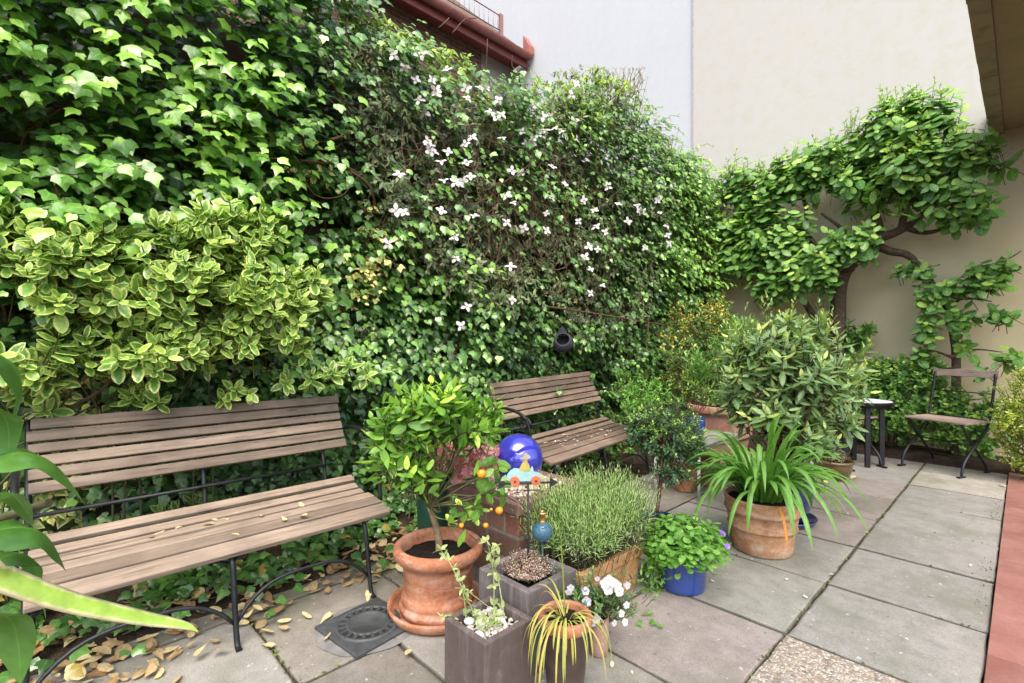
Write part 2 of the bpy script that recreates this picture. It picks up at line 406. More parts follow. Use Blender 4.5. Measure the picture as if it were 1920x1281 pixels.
se=MB(); se.span((XS-.022,YW-.006,0),(XS+.006,YW+.05,13.5)); se.build('joint_strip',simple('joint_grey',(.42,.40,.37),.8),t)
white=MB(); white.span((-16,YW+.02,-.3),(XS-.024,YW+.35,13.5))
o=white.build('white_building_wall',plaster('white_render',(.452,.474,.490),(.425,.444,.458),.4),base=(-6,YW,0)); tag(o,'tall smooth pale bluish white gable wall rising above the ivy','wall')
# ---------------------------------------------------------------- balcony over the tiled path
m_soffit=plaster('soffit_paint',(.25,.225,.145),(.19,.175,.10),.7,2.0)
t=thing('balcony','dark olive underside of the balcony jutting over the tiled path','balcony',(.4,3,3.3))
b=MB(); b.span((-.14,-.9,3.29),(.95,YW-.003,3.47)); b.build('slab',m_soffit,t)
b=MB(); n=26
yy=np.linspace(-.9,YW-.003,n); 
for a in range(n-1):
    w=rs.uniform(-.002,.002)
    b.span((-.246+w,yy[a],3.262+rs.uniform(-.002,.002)),(-.142,yy[a+1]-.0,3.50))
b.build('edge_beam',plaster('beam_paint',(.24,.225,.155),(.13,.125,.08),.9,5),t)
# ---------------------------------------------------------------- neighbour's house beyond the ivy
EX=-6.67; EZ=6.70
def brickmat(name,a,b,mort,sw=.24,sh=.077,plane='YZ'):
    m,nt,out=newmat(name); t=nt.nodes.new('ShaderNodeTexCoord'); s=nt.nodes.new('ShaderNodeSeparateXYZ'); nt.links.new(t.outputs['Object'],s.inputs[0])
    c=nt.nodes.new('ShaderNodeCombineXYZ'); 
    nt.links.new(s.outputs[1 if plane=='YZ' else 0],c.inputs[0]); nt.links.new(s.outputs[2],c.inputs[1])
    br=nt.nodes.new('ShaderNodeTexBrick'); nt.links.new(c.outputs[0],br.inputs[0])
    br.inputs['Color1'].default_value=(*a,1); br.inputs['Color2'].default_value=(*b,1); br.inputs['Mortar'].default_value=(*mort,1)
    br.inputs['Scale'].default_value=1; br.inputs['Brick Width'].default_value=sw; br.inputs['Row Height'].default_value=sh; br.inputs['Mortar Size'].default_value=.010
    n=tex(nt,coord(nt),9,5); col=mixc(nt,1.0,br.outputs[0],ramp(nt,n,[(.3,.7),(.7,1.2)]),'MULTIPLY')
    princ(nt,out,col,.9,.2,bump=br.outputs[1],bstr=-.5,bdist=.008); return m
hs=thing('neighbour_house','brown brick house with red gutter and tiled roof beyond the ivy','house',(-9,2,0))
b=MB(); b.span((-10,-8,-.2),(EX-.42,6.0,EZ-.02)); b.build('wall',brickmat('brown_brick',(.16,.085,.05),(.11,.06,.04),(.17,.14,.11)),hs)
b=MB(); b.span((-10,6.003,-.2),(EX-.46,YW-.003,EZ-.02)); b.build('corner_wall',plaster('grey_render',(.30,.28,.25),(.22,.20,.18)),hs)
b=MB(); b.span((EX-.5,-8,EZ-.012),(EX-.1,YW-.02,EZ+.03)); b.build('soffit_board',simple('red_paint_board',(.22,.05,.038),.5),hs)
b=MB(); b.span((EX-.098,-8,EZ-.16),(EX-.06,YW-.02,EZ+.06)); b.build('fascia',simple('red_paint_fascia',(.21,.06,.048),.45),hs)
b=MB(); q=np.linspace(PI,2*PI,12); P=[(math.cos(x)*.085,math.sin(x)*.085) for x in q]+[(math.cos(x)*.078,math.sin(x)*.078) for x in q[::-1]]
b.prism(P,(1,0,0),(0,0,1),V3((EX+.03,-.5,EZ+.03)),14.7); gt=b.build('gutter',simple('red_gutter_metal',(.24,.072,.058),.4,var=.35,scale=5),hs)
m_gb=simple('gutter_bracket_paint',(.2,.05,.04),.5)
for y in np.arange(-1.9,6.8,.62):
    b=MB(); b.tube([[EX-.05,y,EZ+.03],[EX+.0,y,EZ-.04],[EX+.06,y,EZ-.062],[EX+.12,y,EZ+.03]],.008,5); b.build('gutter_bracket',m_gb,gt)
pit=math.radians(43.5); rd=V3((-math.cos(pit),0,math.sin(pit))); rn=V3((math.sin(pit),0,math.cos(pit)))
b=MB()
for r in range(18):
    for c in range(60):
        p0=V3((EX-.0,-8,EZ+.10))+rd*(.17*r)+rn*(.012*(r%2)*.3)
        y=-8+c*.25+(r%2)*.0
        if y+.25>YW-.1: continue
        M=np.stack([rd,V3((0,1,0)),rn],1)
        b.box(p0+V3((0,y+.125,0))+rn*.012,(.22,.243,.022),M=M,tone=rs.rand())
rf=b.build('roof',simple('roof_tile_red',(.27,.12,.08),.8,var=.5,scale=6),hs)
b=MB(); b.box(V3((EX,(-8+YW-.1)/2,EZ+.085))+rd*1.6,(3.3,14.6,.03),M=np.stack([rd,V3((0,1,0)),rn],1)); b.build('roof_deck',simple('deck_wood',(.1,.06,.04),.9),rf)
g0=V3((EX,0,EZ+.14))+rd*.30
b=MB()
ge=6.3
for zz in (.05,.33): b.tube([g0+V3((0,-4,zz)),g0+V3((0,ge,zz))],.011,5)
for y in np.arange(-4,ge,.115): b.tube([g0+V3((0,y,.05)),g0+V3((0,y,.33))],.006,4)
b.span(g0+V3((-.02,ge-.03,-.06)),g0+V3((.03,ge+.05,.36)))
b.build('snow_guard',simple('snow_guard_metal',(.30,.17,.15),.5,metal=.3),hs)
b=MB(); b.add([[EX-.05,YW-.16,EZ+.04],[EX+.11,YW-.16,EZ+.04],[EX+.11,YW-.16,EZ+.17],[EX-.05,YW-.16,EZ+.42],[EX-.05,YW-.02,EZ+.04],[EX+.11,YW-.02,EZ+.04],[EX+.11,YW-.02,EZ+.17],[EX-.05,YW-.02,EZ+.42]],
 [[0,3,2,1],[4,5,6,7],[0,1,5,4],[1,2,6,5],[2,3,7,6],[3,0,4,7]],smooth=False)
b.build('verge_flashing',simple('red_flashing',(.33,.12,.09),.5),hs)
# ---------------------------------------------------------------- the ivy covered garden wall
XI=-3.32
gw=MB(); gw.span((XI-.24,-2.2,-.2),(XI,YW-.02,3.15))
tag(gw.build('garden_wall',brickmat('old_dark_brick',(.075,.045,.03),(.05,.032,.024),(.06,.05,.04)),base=(XI,2,0)),'old dark brick garden wall hidden behind the ivy','wall')
# ---------------------------------------------------------------- light, sky, camera
w=bpy.data.worlds.new('World'); SC.world=w; w.use_nodes=True; nt=w.node_tree
sky=nt.nodes.new('ShaderNodeTexSky'); sky.sky_type='NISHITA'; sky.sun_disc=False
SUN_EL=math.radians(59); SUN_AZ=math.radians(130)    # azimuth from +Y clockwise: behind the photographer
sky.sun_elevation=SUN_EL; sky.sun_rotation=SUN_AZ; sky.air_density=1.0; sky.dust_density=4.0; sky.ozone_density=.6
bg=nt.nodes['Background']; bg.inputs[1].default_value=.15
nt.links.new(sky.outputs[0],bg.inputs[0])
ld=bpy.data.lights.new('sun','SUN'); ld.energy=1.2; ld.angle=math.radians(55); ld.color=(1,.95,.87)
so=bpy.data.objects.new('sun',ld); COL.objects.link(so)
sd=Vector((math.sin(SUN_AZ)*math.cos(SUN_EL),math.cos(SUN_AZ)*math.cos(SUN_EL),math.sin(SUN_EL)))
so.rotation_euler=sd.to_track_quat('Z','Y').to_euler(); so.location=(0,-5,12)
cd=bpy.data.cameras.new('camera'); cam=bpy.data.objects.new('camera',cd); COL.objects.link(cam)
cam.location=(0,0,H); cam.rotation_euler=(PI/2,0,YAW); cd.sensor_width=36; cd.lens=FPX/1920*36; cd.clip_start=.05; cd.clip_end=300
SC.camera=cam
SC.view_settings.view_transform='Standard'; SC.view_settings.look='None'; SC.view_settings.exposure=1.75; SC.view_settings.gamma=1
SC.cycles.use_denoising=True
try: SC.cycles.denoiser='OPENIMAGEDENOISE'
except Exception: pass
SC.cycles.max_bounces=7; SC.cycles.diffuse_bounces=4; SC.cycles.glossy_bounces=3; SC.cycles.transmission_bounces=5; SC.cycles.transparent_max_bounces=6
SC.cycles.caustics_reflective=False; SC.cycles.caustics_refractive=False
# ================================================================ BENCHES
m_iron=simple('dark_iron',(.030,.032,.036),.5,.5,.6,var=.4,scale=30)
m_wood1=woodmat('bench_wood_grey',(.285,.225,.170),(.208,.158,.118),(.095,.070,.052))
m_wood2=woodmat('bench_wood_brown',(.225,.165,.122),(.165,.118,.088),(.08,.057,.042))
def smoothpts(P,n=8):
    P=np.asarray(P,float); out=[]
    Q=np.concatenate([[2*P[0]-P[1]],P,[2*P[-1]-P[-2]]])
    for i in range(1,len(Q)-2):
        p0,p1,p2,p3=Q[i-1:i+3]
        for t in np.linspace(0,1,n,endpoint=False):
            out.append(.5*((2*p1)+(-p0+p2)*t+(2*p0-5*p1+4*p2-p3)*t*t+(-p0+3*p1-3*p2+p3)*t**3))
    out.append(P[-1]); return np.array(out)
def bench(label,loc,rz,L,mw,feet,nback=6,scroll=False,bs=(.045,.0505)):
    root=thing('garden_bench',label,'bench',loc,rz,'slatted benches in front of the ivy')
    prof=[(-.415,.435,.055),(-.352,.407,.055),(-.285,.392,.058),(-.205,.385,.075),(-.118,.380,.08),(-.03,.362,.085)]
    sb=MB()
    for i,(x,z,w) in enumerate(prof):
        x0,z0=prof[max(0,i-1)][:2]; x1,z1=prof[min(5,i+1)][:2]
        a=math.atan2(z1-z0,x1-x0)
        if i==5: a=-.33
        M=[[math.cos(a),0,-math.sin(a)],[0,1,0],[math.sin(a),0,math.cos(a)]]
        e=rs.uniform(-.006,.006,2)
        sb.box((x,L/2+e[0],z),(w-.008,L+e[1],.022),M=M,tone=rs.rand())
    sb.build('seat',mw,root,local=True,bevel=.004)
    bb=MB()
    p0=V3((-.475,.603)); p1=V3((-.615,.885)); d=(p1-p0)/np.linalg.norm(p1-p0)
    tot=np.linalg.norm(p1-p0); step=tot/nback
    for i in range(nback):
        c=p0+d*(step*(i+.5))+V3((-.012,0))*math.sin(i/(nback-1)*PI)
        a=math.atan2(d[1],d[0])
        M=[[math.cos(a),0,-math.sin(a)],[0,1,0],[math.sin(a),0,math.cos(a)]]
        wv=step-.008 if i!=nback-3 else step-.014
        e=rs.uniform(-.006,.006,2)
        bb.box((c[0],L/2+e[0],c[1]),(wv,L+e[1],.021),M=M,tone=rs.rand())
    bb.build('backrest',mw,root,local=True,bevel=.004)
    for y in feet:
        u=MB(); u.tube(smoothpts([(-.655,y,.875),(-.56,y,.70),(-.50,y,.58),(-.47,y,.48),(-.455,y,.40)]),.011,6)
        u.build('upright',m_iron,root,local=True)
        u=MB(); u.tube(smoothpts([(-.43,y,.405),(-.33,y,.372),(-.2,y,.362),(-.09,y,.350),(-.02,y,.325),(.005,y,.26),(.022,y,.16),(.045,y,.05),(.062,y,.012),(.085,y,.006)]),[.011]*72+[.0125]*1,6)
        u.build('leg',m_iron,root,local=True)
        u=MB(); u.tube(smoothpts([(-.10,y+.012,.345),(-.19,y+.012,.30),(-.29,y+.012,.27),(-.36,y+.012,.24),(-.42,y+.012,.16),(-.47,y+.012,.05),(-.49,y+.012,.008)]),.010,6)
        u.build('leg',m_iron,root,local=True)
    r=MB(); r.tube([(-.462,.0+feet[0],.525),(-.462,feet[-1],.525)],.008,6); r.build('back_rail',m_iron,root,local=True)
    for a,b in zip(feet[:-1],feet[1:]):
        s=np.linspace(0,1,17); zz=.085+.125*(1-np.abs(2*s-1)**3.2)
        r=MB(); r.tube(np.stack([.036-.03*(zz-.085)/.13,a+(b-a)*s,zz],-1),.0075,6); r.build('brace',m_iron,root,local=True)
        zz=.30+.045*(1-np.abs(2*s-1)**3.2)
        r=MB(); r.tube(np.stack([-.05+0*s,a+(b-a)*s,zz],-1),.0075,6); r.build('seat_brace',m_iron,root,local=True)
    for y,on in ((L+.03,1),(-.03,1)):
        r=MB()
        r.tube(smoothpts([(-.56,y,.70),(-.44,y,.715),(-.30,y,.70),(-.20,y,.655),(-.165,y,.58),(-.16,y,.47),(-.15,y,.37)]),.012,6)
        if scroll:
            q=np.linspace(0,4.2*PI/1.5,40); rr=.06*np.exp(-q*.16)
            r.tube(np.stack([-.21+rr*np.cos(q),y+0*q,.61+rr*np.sin(q)],-1),.010,6)
        r.build('armrest',m_iron,root,local=True)
    return root
bench('large weathered slatted bench at the left with yellow leaves scattered on its seat',(-2.185,-.035,0),0.0,1.29,m_wood1,[.0,.59,1.16])
bench('smaller brown slatted bench in the shade of the ivy, behind the blue glass globe',(-2.29,2.58,-.012),math.radians(3.5),1.40,m_wood2,[.06,.70,1.34],scroll=True).rotation_euler[0]=math.radians(1.4)
# ================================================================ POTS
m_terra=terramat('terracotta_old',(.38,.155,.078),(.43,.215,.13),(.23,.085,.046),.85,(.52,.36,.28))
m_terra2=terramat('terracotta_tan',(.40,.21,.105),(.50,.30,.17),(.25,.12,.06),.35)
m_terra3=terramat('terracotta_trough_clay',(.42,.23,.10),(.47,.29,.15),(.27,.15,.06),.25,(.30,.28,.17))
m_pinkpot=terramat('pink_clay',(.38,.22,.18),(.44,.29,.25),(.28,.15,.12),.5)
m_blue=simple('blue_glaze',(.014,.036,.17),.16,.6,0,.5,3,.05,coat=.6,col2=(.022,.06,.25))
m_blue2=simple('bright_blue_glaze',(.012,.06,.36),.14,.6,0,.3,4,.05,coat=.6)
m_navy=simple('navy_glaze',(.012,.022,.12),.15,.6,0,.4,4,.05,coat=.6)
m_olive=simple('olive_glaze',(.15,.10,.028),.25,.5,0,.5,6,.1,coat=.4,col2=(.075,.055,.02))
m_peat=soilmat('potting_soil',(.012,.009,.007),(.025,.018,.013),(.05,.038,.028),40)
def concretemat(name,a,b,streak):
    m,nt,out=newmat(name); co=coord(nt); n=tex(nt,co,14,6,.7); st=tex(nt,coord(nt,(26,26,1.6)),1.4,5,.7); f=tex(nt,co,110,3); bl=tex(nt,co,7,5,.7,dist=.5)
    c=ramp(nt,n,[(.3,a),(.7,b)])
    sp=nt.nodes.new('ShaderNodeSeparateXYZ'); nt.links.new(co,sp.inputs[0])
    h=nt.nodes.new('ShaderNodeMapRange'); nt.links.new(sp.outputs[2],h.inputs[0]); h.inputs[1].default_value=.05; h.inputs[2].default_value=.27
    ml=nt.nodes.new('ShaderNodeMath'); ml.operation='MULTIPLY'; nt.links.new(ramp(nt,st,[(.5,0),(.7,.5)]),ml.inputs[0]); nt.links.new(h.outputs[0],ml.inputs[1])
    c=mixc(nt,ml.outputs[0],c,streak)
    c=mixc(nt,ramp(nt,bl,[(.55,0),(.7,.35)]),c,streak)
    princ(nt,out,c,.75,.3,bump=f,bstr=.3,bdist=.002); return m
m_conc=concretemat('dark_mauve_concrete',(.085,.062,.055),(.125,.095,.086),(.30,.26,.25))
m_conc2=concretemat('grey_mauve_concrete',(.10,.082,.078),(.15,.125,.118),(.30,.28,.28))
def soil_disc(parent,c,r,z,lump=.012):
    m=MB(); n=28; k=9
    P=[];
    for i in range(k):
        for j in range(n):
            a=j*2*PI/n; q=r*i/(k-1)
            x,y=c[0]+q*math.cos(a),c[1]+q*math.sin(a)
            P.append((x,y,z+lump*noise.noise(Vector((x*30,y*30,1)))+.012*(1-(i/(k-1))**2)))
    F=[[i*n+j,(i+1)*n+j,(i+1)*n+(j+1)%n,i*n+(j+1)%n] for i in range(k-1) for j in range(n)]
    m.add(P,F); return m.build('soil',m_peat,parent)
def lpot(root,c,prof,mat,soilr,soilz,name='pot'):
    m=MB(); m.lathe([(x,z) for x,z in prof],c,56); p=m.build(name,mat,root)
    if soilr: soil_disc(p,c,soilr,c[2]+soilz)
    return p
def roundpot(rb,rt,h,rim=.02,rimh=.04,th=.02,bulge=0.,foot=0):
    P=[(.001,0),(rb*.9,0),(rb,.006)]
    for i in range(1,12):
        s=i/12; P.append((rb+(rt-rim-rb)*s+bulge*math.sin(PI*s),.006+(h-rimh-.006)*s))
    P+=[(rt-rim,h-rimh),(rt-.004,h-rimh+.003),(rt,h-rimh+.012),(rt,h-.008),(rt-.007,h),(rt-th+.004,h),(rt-th,h-.006),(rt-th-.006,h*.5)]
    return P
def rectpot(root,x0,x1,y0,y1,h,mat,wall=.022,taper=.0,rim=0.,rimh=.05,soilz=-.05,name='pot',z0=0):
    m=MB(); cx,cy=(x0+x1)/2,(y0+y1)/2; hx,hy=(x1-x0)/2,(y1-y0)/2
    rings=[(hx-taper,hy-taper,0)]
    if rim: rings+=[(hx-rim-.002,hy-rim-.002,h-rimh),(hx,hy,h-rimh+.006),(hx,hy,h)]
    else: rings+=[(hx,hy,h)]
    rings+=[(hx-wall,hy-wall,h),(hx-wall-.004,hy-wall-.004,h*.35)]
    P=[]
    for a,b,z in rings: P+=[(cx-a,cy-b,z+z0),(cx+a,cy-b,z+z0),(cx+a,cy+b,z+z0),(cx-a,cy+b,z+z0)]
    F=[[i*4+j,i*4+(j+1)%4,(i+1)*4+(j+1)%4,(i+1)*4+j] for i in range(len(rings)-1) for j in range(4)]+[[3,2,1,0]]
    m.add(P,F,smooth=False); p=m.build(name,mat,root,bevel=.006,seg=3)
    s=MB(); k=12; xs=np.linspace(cx-hx+wall+.001,cx+hx-wall-.001,k); ys=np.linspace(cy-hy+wall+.001,cy+hy-wall-.001,k)
    Q=[(x,y,z0+h+soilz+.014*noise.noise(Vector((x*25,y*25,2)))) for x in xs for y in ys]
    s.add(Q,[[i*k+j,(i+1)*k+j,(i+1)*k+j+1,i*k+j+1] for i in range(k-1) for j in range(k-1)]); s.build('soil',m_peat,p)
    return p
# citrus pot + saucer
CP=V3((-1.815,1.285,0))
m=MB(); m.lathe([(.001,0),(.19,0),(.212,.012),(.224,.042),(.222,.050),(.212,.050),(.205,.03),(.19,.016),(.001,.016)],CP,56)
tag(m.build('saucer',m_terra,base=CP),'wide terracotta saucer under the citrus tree pot, beside the drain cover','saucer')
citrus=thing('potted_citrus_tree','small citrus tree with ripe orange fruits in a weathered terracotta pot','potted tree',tuple(CP))
c0=CP+V3((0,0,.017))
lpot(citrus,c0,[(.001,0),(.158,0),(.170,.008),(.172,.03),(.166,.036),(.160,.040),(.163,.052),(.164,.066),(.158,.074),(.153,.082),(.150,.10),(.153,.15),(.157,.20),(.159,.215),(.166,.218),(.170,.226),(.186,.232),(.196,.245),(.199,.262),(.195,.278),(.185,.287),(.172,.288),(.164,.282),(.155,.26),(.14,.15)],m_terra,.158,.235)
# drain cover
DC=G(690,1174)
m_cast=simple('cast_iron_grey',(.085,.09,.092),.6,.4,.3,var=.35,scale=30)
dr=thing('drain_cover','round grey cast iron drain cover with a ring of slots set in the paving','drain cover',(DC[0],DC[1],0))
m=MB(); m.box(DC+V3((0,0,.004)),(.31,.31,.018),rz=.12); m.build('frame',m_cast,dr,bevel=.004)
m=MB(); m.lathe([(.001,.016),(.075,.016),(.078,.020),(.088,.020),(.09,.0145),(.118,.0145),(.12,.021),(.132,.021),(.134,.013)],(DC[0],DC[1],0),48)
for i in range(20):
    a=i*2*PI/20; m.box(DC+V3((math.cos(a)*.104,math.sin(a)*.104,.0165)),(.03,.014,.008),rz=a)
m.build('grate',m_cast,dr)
m=MB(); m.lathe([(.0905,.0149),(.1175,.0149)],(DC[0],DC[1],0),48); m.build('slot_ring',simple('slot_dark',(.012,.012,.013),.9),dr)
mm=MB(); 
q=np.linspace(0,2*PI,40)[:-1]; rr=[.21+.03*noise.noise(Vector((math.cos(a)*2,math.sin(a)*2,5))) for a in q]
mm.add(np.concatenate([[DC+V3((0,0,.002))],[DC+V3((r*math.cos(a)*.95,r*math.sin(a),.0015)) for r,a in zip(rr,q)]]),[[0,1+i,1+(i+1)%39] for i in range(39)])
mm.build('mortar_bed',simple('pale_mortar',(.21,.205,.195),.9,var=.4,scale=12),dr)
# front square planter A / B
AX0,AX1,AY0,AY1=-1.387,-1.170,1.005,1.226
pa=thing('square_planter','nearest square dark concrete planter, holding white pebbles and pale sprigs','planter',((AX0+AX1)/2,(AY0+AY1)/2,0))
rectpot(pa,AX0,AX1,AY0,AY1,.25,m_conc,.024,soilz=-.035)
BX0,BX1,BY0,BY1=-1.49,-1.215,1.245,1.515
pb=thing('square_planter','dark concrete planter with a dried tan tuft, in front of the brick pillar','planter',((BX0+BX1)/2,(BY0+BY1)/2,0))
rectpot(pb,BX0,BX1,BY0,BY1,.31,m_conc2,.032,soilz=-.05)
# lavender trough
TX0,TX1,TY0,TY1=-1.60,-1.285,1.64,2.135
lav=thing('lavender_trough','grey green lavender bush in a rectangular ochre terracotta trough','planter',((TX0+TX1)/2,(TY0+TY1)/2,0))
rectpot(lav,TX0,TX1,TY0,TY1,.215,m_terra3,.034,taper=.03,rim=.014,rimh=.055,soilz=-.035)
# brick pillar with cap
QX0,QX1,QY0,QY1=-2.14,-1.60,1.575,2.10
pil=thing('brick_pillar','low square brick pillar with a purplish coping, carrying the blue globe','pillar',((QX0+QX1)/2,(QY0+QY1)/2,0))
def onebrick():
    m,nt,out=newmat('pillar_brick_clay'); co=coord(nt); tn=attr(nt,'tone'); n=tex(nt,co,22,6,.7); f=tex(nt,co,120,3)
    c=ramp(nt,tn,[(0,(.17,.10,.075)),(.45,(.22,.125,.09)),(.75,(.27,.14,.10)),(1,(.36,.10,.055))])
    c=mixc(nt,ramp(nt,n,[(.5,0),(.75,.5)]),c,(.33,.24,.19)); c=mixc(nt,1.0,c,ramp(nt,f,[(.3,.8),(.7,1.15)]),'MULTIPLY')
    princ(nt,out,c,.9,.2,bump=f,bstr=.4,bdist=.003); return m
m=MB()
bx0,bx1,by0,by1=QX0+.035,QX1-.035,QY0+.035,QY1-.035
ch=.118; nr=3
for r in range(nr):
    z=.098+r*ch+.002
    L=bx1-bx0; W=by1-by0
    def course(horizontal,fixed,a0,a1,out):
        p=a0+(.0 if r%2==0 else .0); first=True
        wd=.115; seq=[]
        x=a0
        k=0
        while x<a1-.01:
            l=(.115 if (k==0 and (r+ (0 if horizontal else 1))%2==0) else .235); l=min(l,a1-x-.0)
            seq.append((x,l)); x+=l+.014; k+=1
        for x,l in seq:
            tn=rs.rand()*.8 if l>.13 else rs.uniform(.6,1)
            if horizontal: m.box((x+l/2,fixed+out*.05,z),(l,.10,ch-.014),tone=tn)
            else: m.box((fixed+out*.05,x+l/2,z),(.10,l,ch-.014),tone=tn)
    course(True,by0,bx0,bx1,1); course(True,by1,bx0,bx1,-1); course(False,bx1,by0+.112,by1-.112,-1); course(False,bx0,by0+.112,by1-.112,1)
m.build('brickwork',onebrick(),pil,bevel=.004,seg=1)
m=MB(); m.span((bx0+.005,by0+.005,0),(bx1-.005,by1-.005,.392)); m.build('mortar_core',simple('mortar_grey',(.34,.31,.26),.95,var=.3,scale=30),pil)
m=MB(); cw=.13
for a,b in (((QX0,QY0,.395),(QX1,QY0+cw,.452)),((QX0,QY1-cw,.395),(QX1,QY1,.452)),((QX0,QY0+cw+.003,.395),(QX0+cw,QY1-cw-.003,.4515)),((QX1-cw,QY0+cw+.003,.395),(QX1,QY1-cw-.003,.4515))): m.span(a,b,tone=rs.rand())
m.build('coping',simple('purple_clay_coping',(.23,.135,.115),.7,var=.3,scale=14,col2=(.17,.095,.085)),pil,bevel=.008,seg=3)
# shells and pebbles filling the coping
m=MB()
for i in range(420):
    x=rs.uniform(QX0+.10,QX1-.07); y=rs.uniform(QY0+.07,QY1-.10); r=rs.uniform(.006,.017)
    z=.445+.006+rs.uniform(0,.008)
    if math.hypot(x-(-1.86),y-1.83)<.05: continue
    m.sphere((x,y,z),r,7,5,tone=rs.rand(),sc=(1,rs.uniform(.6,1),rs.uniform(.4,.7)))
def pebmat(name,a,b,c):
    mt,nt,out=newmat(name); tn=attr(nt,'tone'); cc=ramp(nt,tn,[(0,a),(.5,b),(1,c)]); princ(nt,out,cc,.6,.4,bump=tex(nt,coord(nt),90,3),bstr=.2,bdist=.002); return mt
tag(m.build('shell_gravel',pebmat('shell_cream',(.42,.30,.20),(.62,.52,.40),(.75,.68,.58)),base=(-1.86,1.83,.45)),'cream shells and gravel spread on the pillar around the globe','gravel',kind='stuff')
# blue globe
GC=V3((-1.86,1.83,.578))
def globemat():
    mt,nt,out=newmat('blue_mirror_glass'); n=tex(nt,coord(nt),9,3)
    c=mixc(nt,ramp(nt,n,[(.3,0),(.7,1)]),(.040,.040,.42),(.052,.055,.50))
    p=princ(nt,out,c,.08,.6,.25,coat=1.); return mt
gl=MB(); gl.sphere(GC,.131,48,32); tag(gl.build('glass_globe',globemat(),base=GC-V3((0,0,.131))),'glossy cobalt blue garden globe resting on the brick pillar','garden globe')
# weather vane with painted tin car
wv=thing('weather_vane','little painted tin weather vane with a hatted driver in a pale blue car','weather vane',(-1.372,1.405,.27))
WP=V3((-1.372,1.405,0)); au=nrm(R*1.0+D*.10); up=V3((0,0,1))
m_black=simple('black_wire',(.02,.02,.022),.5)
m=MB(); m.tube([WP+up*.20,WP+up*.632],.0042,8); m.build('pole',m_black,wv)
zr=.635
m=MB(); m.tube([WP+up*zr-au*.115,WP+up*zr+au*.10],.004,6)
m.prism([(.088,-.020),(.122,0),(.088,.020)],au,up,WP+up*zr,.004)
m.prism([(-.125,-.022),(-.098,-.012),(-.088,.0),(-.098,.012),(-.125,.022),(-.115,0)],au,up,WP+up*zr,.004)
m.build('arrow',m_black,wv)
paint=lambda n,c:simple(n,c,.45,.4,0,.25,30)
def ell(cx,cy,a,b,n=20,t0=0,t1=2*PI): return [(cx+a*math.cos(t),cy+b*math.sin(t)) for t in np.linspace(t0,t1,n,endpoint=(t1-t0)<6)]
nv=np.cross(au,up)
o0=WP+up*(zr+.006)
body=[(-.088,.012),(-.083,.032),(-.072,.046),(-.055,.055),(-.036,.052),(-.022,.042),(.005,.042),(.012,.058),(.018,.059),(.022,.040),(.045,.034),(.062,.022),(.07,.008),(.055,.002),(-.07,.002)]
m=MB(); m.prism(body,au,up,o0,.006); car=m.build('car',paint('teal_paint',(.33,.55,.52)),wv)
for x in (-.054,.030):
    m=MB(); m.prism(ell(x,.004,.019,.019),au,up,o0+nv*.006,.008); wh=m.build('wheel',paint('orange_paint',(.62,.17,.08)),car)
    m=MB(); m.prism(ell(x,.004,.004,.004,10),au,up,o0+nv*.012,.004); m.build('hub',m_black,wh)
m=MB(); m.prism(ell(.058,.017,.006,.007,12),au,up,o0+nv*.005,.005); m.build('headlight',paint('yellow_paint',(.75,.55,.15)),car)
m=MB(); m.prism([(-.038,.043),(-.031,.062),(-.020,.082),(-.004,.082),(.004,.066),(.008,.044)],au,up,o0-nv*.0005,.0075); dv=m.build('driver',paint('ochre_coat',(.50,.42,.10)),wv)
m=MB(); m.prism(ell(-.011,.090,.009,.010,14),au,up,o0-nv*.001,.008); m.build('face',paint('face_paint',(.55,.36,.22)),dv)
m=MB(); m.prism([(-.032,.093),(-.022,.099),(-.018,.110),(-.006,.113),(.002,.106),(.010,.101),(.006,.094),(-.012,.090)],au,up,o0+nv*.002,.010); m.build('hat',paint('straw_hat',(.46,.40,.24)),dv)
m=MB(); m.prism([(-.112,.006),(-.105,.020),(-.09,.030),(-.084,.02),(-.09,.006)],au,up,o0+nv*.001,.004); m.build('scarf',paint('leaf_green_paint',(.30,.45,.18)),dv)
# compass letters on wire arms
zc=.607
m=MB()
m.tube([WP+up*zc-R*.045+D*.0,WP+up*zc+R*.052],.0022,5); m.tube([WP+up*zc-D*.05,WP+up*zc+D*.05],.0022,5); m.build('compass_arm',m_black,wv)
def letter(pts,c,u,s):
    m=MB(); m.tube([c+u*(a*s)+up*(b*s) for a,b in pts],.0019,5); m.build('compass_letter',m_black,wv)
letter([(0,0),(0,1),(.75,0),(.75,1)],WP+R*.020+up*(zc-.026),R,.026)
letter([(.6+.0,.85),(.35,1),(.05,.85),(.1,.6),(.5,.4),(.55,.12),(.3,0),(0,.15)],WP-R*.05-D*.02+up*(zc-.032),R,.022)
letter([(.35+.35*math.cos(t),.4+.4*math.sin(t)) for t in np.linspace(0,2*PI,14)],WP-R*.034-D*.048+up*(zc-.042),R,.022)
# hanging blue glass ornament on stake
LP=V3((-1.357,1.472,.428))
ln=thing('glass_ornament','small ribbed blue glass bauble with a gold neck, beneath the weather vane','glass ornament',tuple(LP-V3((0,0,.14))))
gmt,nt,out=newmat('pale_blue_glass')
g=nt.nodes.new('ShaderNodeBsdfGlass'); g.inputs[0].default_value=(.45,.64,.78,1); g.inputs['Roughness'].default_value=.06; g.inputs['IOR'].default_value=1.25
d=nt.nodes.new('ShaderNodeBsdfPrincipled'); d.inputs['Base Color'].default_value=(.085,.19,.29,1); d.inputs['Roughness'].default_value=.1
mx=nt.nodes.new('ShaderNodeMixShader'); mx.inputs[0].default_value=.55; nt.links.new(g.outputs[0],mx.inputs[1]); nt.links.new(d.outputs[0],mx.inputs[2]); nt.links.new(mx.outputs[0],out.inputs[0])
m=MB(); q=np.linspace(0,PI,22); n=48
prof=np.stack([np.sin(q)*.042,-np.cos(q)*.040],-1); prof[0,0]=prof[-1,0]=.0005
